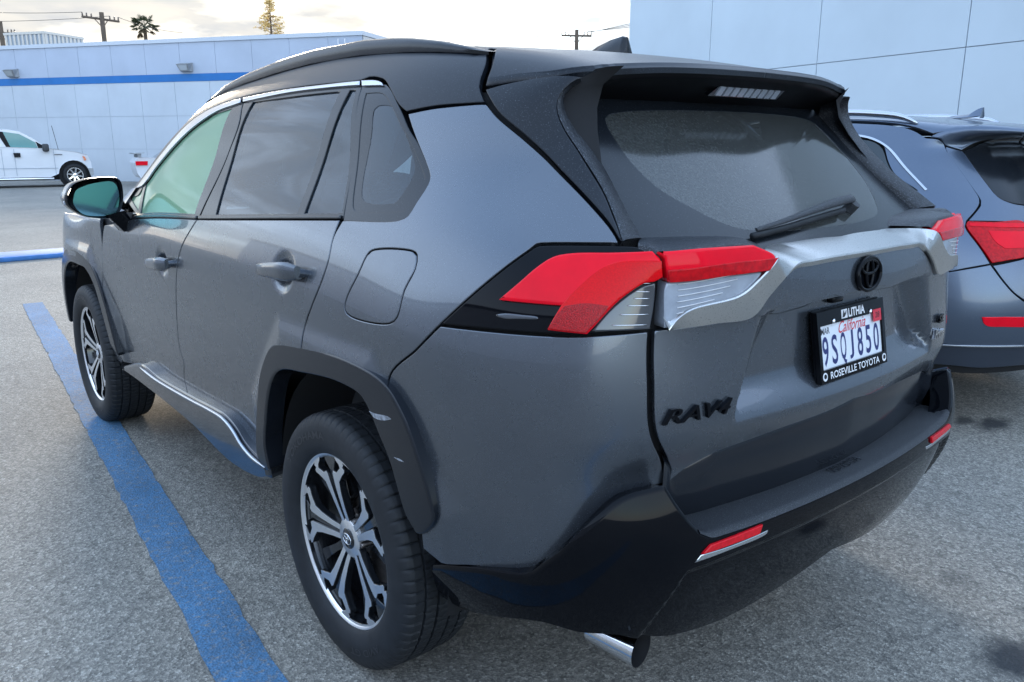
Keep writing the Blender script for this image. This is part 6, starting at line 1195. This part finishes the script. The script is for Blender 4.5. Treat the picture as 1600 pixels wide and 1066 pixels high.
flat([(.02,.86),(.42,.86),(.40,.72),(.03,.72)],-.885,RED,'tail_lamp',sed,.02,fs)
b=MB(); V=[]
for y in (-.75,.75): V+= [S0+N2*(.88+y)+U2*x+np.array([0,0,z]) for x,z in ((.02,1.10),(.35,1.13),(.36,1.15),(.0,1.13))]
b.add(V,[[0,1,5,4],[2,3,7,6],[1,2,6,5],[3,0,4,7],[0,3,2,1],[4,5,6,7]]); 
for y in (-.6,.6): b.box(S0+N2*(.88+y)+U2*.2+[0,0,1.04],(.12,.04,.14))
b.obj('boot_spoiler',GREYM,sed)
for x in (.95,3.65):
    for sy in (-1,1): far_wheel(sed,S0+N2*.88+U2*x+N2*sy*.78+np.array([0,0,.32]),N2*sy,.32,.2,6,.2)
# ---------------------------------------------------------------- neighbouring blue-grey crossover
ABLUE=mat('blue_grey_metallic',(.090,.118,.165),.30,.70,coat=.7,coat_rough=.08,speck=(300,.66,.8,(.22,.25,.30),.5)); ATRIM=mat('dark_lower_paint',(.035,.045,.065),.3,.3,coat=.4)
AX=np.array([3.15,.2,0]); au=thing('crossover','blue grey crossover with silver roof rail parked beyond the dark grey one','car',tuple(AX))
class Shift:
    def __init__(s,S): s.S=S; s.SC=S.SC
    def ev(s,a,b): return s.S.ev(a,b)+AX
    def nrm(s,a,b): return s.S.nrm(a,b)
AS=Shift(ASURF)
def ap(name,poly,m,par=au,mirror=False,**k):
    o=panel(name,poly,AS,m,par,mirror=False,**k)
    if mirror:
        me=o.data; n=len(me.vertices); co=np.zeros(n*3); me.vertices.foreach_get('co',co); co=co.reshape(-1,3)
        base=ROOT[o.name]; V=co*[-1,1,1]; F=[list(p.vertices)[::-1] for p in me.polygons]
        o2=obj(name,V+base,F,m,par,smooth=True); return o,o2
    return o
A_=lambda k:POLY[k]
side_lo=[(-.449,.83,1),(-.5,.845),(-.6,.873,1),(-.564,.962),(-.531,1.046),(-.54,1.074),(-.54,1.074)]
top=[q for q in A_('a_gap')[4:]]
qp=[(s,r) for s,r,*_ in A_('a_gap')[4:]]
upper=[(-.30,1.212,1),(-.157,1.276),(-.066,1.356),(.002,1.429),(.07,1.463),(.153,1.48),(.6,1.495),(1.2,1.48,1),(1.2,1.52,1),(.6,1.535),(.0,1.525),(-.2,1.505),(-.30,1.495,1)]
ap('roof_side',[(-.31,1.487,1),(-.415,1.483)]+qp[1:]+[(-.531,1.046),(-.564,.962),(-.6,.876,1),(-.518,.852),(-.449,.83),(.1,.80,1),(.35,.80,1),(.35,1.10,1),(.2,1.12),(-.02,1.15),(-.2,1.185)]+upper[0:8]+[(1.2,1.54,1),(.6,1.55),(.2,1.545),(-.1,1.53)],ABLUE,h=.03,mirror=True)
dr_=[(.36,1.095,1),(.36,.80,1),(.46,.45,1),(1.25,.40,1),(1.25,1.095,1)]; ap('rear_door',dr_,ABLUE,h=.04,mirror=True); ap('front_door',[(1.26,1.095,1),(1.26,.40,1),(2.3,.40,1),(2.3,1.08,1)],ABLUE,h=.05,mirror=True); ap('fender',[(2.31,1.04,1),(2.31,.45,1),(3.4,.5,1),(3.4,.95,1)],ABLUE,h=.06,mirror=True)
ap('side_window',[(-.27,1.205,1),(-.15,1.28),(-.06,1.355),(.0,1.415),(.07,1.452),(.15,1.467),(.6,1.48),(1.2,1.465),(1.9,1.30,1),(2.0,1.12,1),(.3,1.11,1),(-.02,1.155)],TINT,off=-.006,h=.05,mirror=True)
ap('window_trim','a_trim',BRIGHT,off=.006,gap=0,bev=.003,h=.02)
ap('roof',[(-.30,1.515,1),(-.375,1.545),(-.42,1.60),(-.45,1.75),(-.46,2.1,1),(1.15,2.1,1),(1.25,1.8),(1.4,1.6,1),(1.2,1.56),(.6,1.565),(.2,1.56),(-.1,1.545)],ABLUE,h=.05,mirror=True)
hb=ap('hatch',[(s,r,c) for s,r,c in [(q+(0,))[:3] for q in A_('a_hatch')]],ABLUE,h=.025,mirror=True)[0]
sp2=[(q+(0,))[:3] for q in A_('a_spoiler')]; tail=sp2[7:]
ap('spoiler',[(-.33,1.520,1),(-.325,1.497),(-.426,1.483),(-.515,1.441),(-.576,1.423),(-.632,1.408,1),(-.722,1.44),(-.838,1.475),(-1.016,1.52),(-1.0,1.75),(-.97,2.1,1),(-.48,2.1,1),(-.46,1.75),(-.42,1.60)],ABLUE,off=.006,h=.03,flange=.03,bev=.006,mirror=True)
ap('rear_glass','a_glass',FRAMEM,off=-.004,h=.03,mirror=True)
la=ap('tail_lamp','a_lamp',DEEPRED,off=.006,h=.015,bev=.004,mirror=True)[0]
ap('light_guide',[(-.548,1.060,1),(-.541,1.046,1),(-.66,1.040),(-.81,1.035,1),(-.81,1.055,1)],RED,par=la,off=.010,gap=0,bev=.002,h=.02); 
ap('light_guide',[(-.610,1.025,1),(-.625,.975),(-.655,.945,1),(-.735,.945,1),(-.81,.955,1),(-.81,1.02,1),(-.72,1.02,1)],RED,par=la,off=.009,gap=0,bev=.002,h=.02)
ap('rear_bumper','a_bumper',ABLUE,h=.025,mirror=True); ap('valance','a_valance',ATRIM,off=-.012,h=.03,mirror=True); ap('bumper_strip',[(-.40,.470,1),(-.6,.474),(-.9,.469),(-1.36,.467,1),(-1.36,.459,1),(-.9,.461),(-.6,.466),(-.40,.463,1)],BRIGHT,off=.006,gap=0,bev=.002,h=.02,mirror=True)
ap('reflector','a_refl',RED,off=.006,gap=0,bev=.003,h=.015,mirror=True)
ap('hatch_lower',[(-.606,.868,1),(-.640,.803),(-.685,.737),(-.73,.700,1),(-1.36,.695,1),(-1.36,1.025,1),(-.82,1.055,1),(-.735,.899,1)],ABLUE,h=.03,mirror=True)
# roof rail, aerial, shell, wheels
for sx in (-1,1):
    ss=np.array([-.13,-.03,.14,.32,.8,1.3]); P=AS.ev(ss,np.array([1.565,1.57,1.575,1.58,1.58,1.58]))+np.array([0,0,.0])
    if sx>0: P=(P-AX)*[-1,1,1]+AX
    P[:,2]+=np.array([.0,.022,.028,.030,.030,.005]); V,F=tube(resample(catmull(P,.03),40),np.interp(np.linspace(0,1,40),[0,.08,.9,1],[.008,.018,.018,.01]),10); obj('roof_rail',V,F,BRIGHT,au)
b=MB(); fz=AX+np.array([-.02,-.10,1.575]); V=[];n=6; fn2=[(.10,0),(.05,.016),(-.03,.022),(-.075,.050),(-.10,.058),(-.095,.0)]
for x,s in ((-.028,.2),(-.008,1.),(.008,1.),(.028,.2)):
    for y,z in fn2: V.append(fz+[x,y,z*s])
b.add(V,[[i*n+j,(i+1)*n+j,(i+1)*n+j+1,i*n+j+1] for i in range(3) for j in range(n-1)]+[[i*n+n-1,i*n,(i+1)*n,(i+1)*n+n-1] for i in range(3)]); b.obj('aerial_fin',ABLUE,au,auto=40)
mb=MB(); S=np.concatenate([np.arange(3.4,-.2,-.1),np.arange(-.2,-1.37,-.05)]); R=np.arange(.30,1.52,.05); V,F,n_=grid(ASURF,S,R,-.03); V=V+AX; mb.add(V,F); V2=(V-AX)*[-1,1,1]+AX; mb.add(V2,[f[::-1] for f in F]); mb.obj('inner_shell',DARK,au,smooth=True)
mb=MB(); t=np.linspace(-1,1,13); V=[]
for z,w_ in ((.3,.70),(.6,.80),(.8,.80),(.97,.62)): V.append(np.stack([AX[0]+t*w_,AX[1]+3.5+.06*(1-t**4),np.full(13,z)],1))
mb.add(np.concatenate(V),[[j*13+i,j*13+i+1,(j+1)*13+i+1,(j+1)*13+i] for j in range(3) for i in range(12)])
V,F,n_=grid(ASURF,np.linspace(3.5,2.0,16),np.linspace(1.06,2.1,14)); V=V+AX; mb.add(V,F); mb.add((V-AX)*[-1,1,1]+AX,[f[::-1] for f in F]); mb.obj('bonnet',ABLUE,au,smooth=True)
mb=MB(); V,F,n_=grid(ASURF,np.linspace(2.0,1.2,10),np.linspace(1.57,2.1,10)); V=V+AX; mb.add(V,F); mb.add((V-AX)*[-1,1,1]+AX,[f[::-1] for f in F]); mb.obj('windscreen',TINT,au,smooth=True)
for y in (0,2.82):
    for sx in (-1,1): far_wheel(au,AX+np.array([sx*.80,y,.36]),(sx,0,0),.36,.24,10,.25)
# ---------------------------------------------------------------- litter
for (x,y,a,lb,q) in ((1.27,-.42,.4,'pale scrap of litter on the asphalt behind the bumper, right of centre',1.),(-.66,-1.06,.9,'thin white sliver of litter on the asphalt below the exhaust tip',.8)):
    o=thing('litter',lb,'litter',(x,y,.004),a); b=MB(); b.add([[-.022*q,-.006,0],[.02*q,-.008,.004],[.026*q,.003,.001],[-.012*q,.007,.006]],[[0,1,2,3]]); b.add([[-.022*q,-.006,-.002],[.02*q,-.008,.002],[.026*q,.003,-.001],[-.012*q,.007,.004]],[[3,2,1,0]]); b.obj('scrap',WHITEP,o)
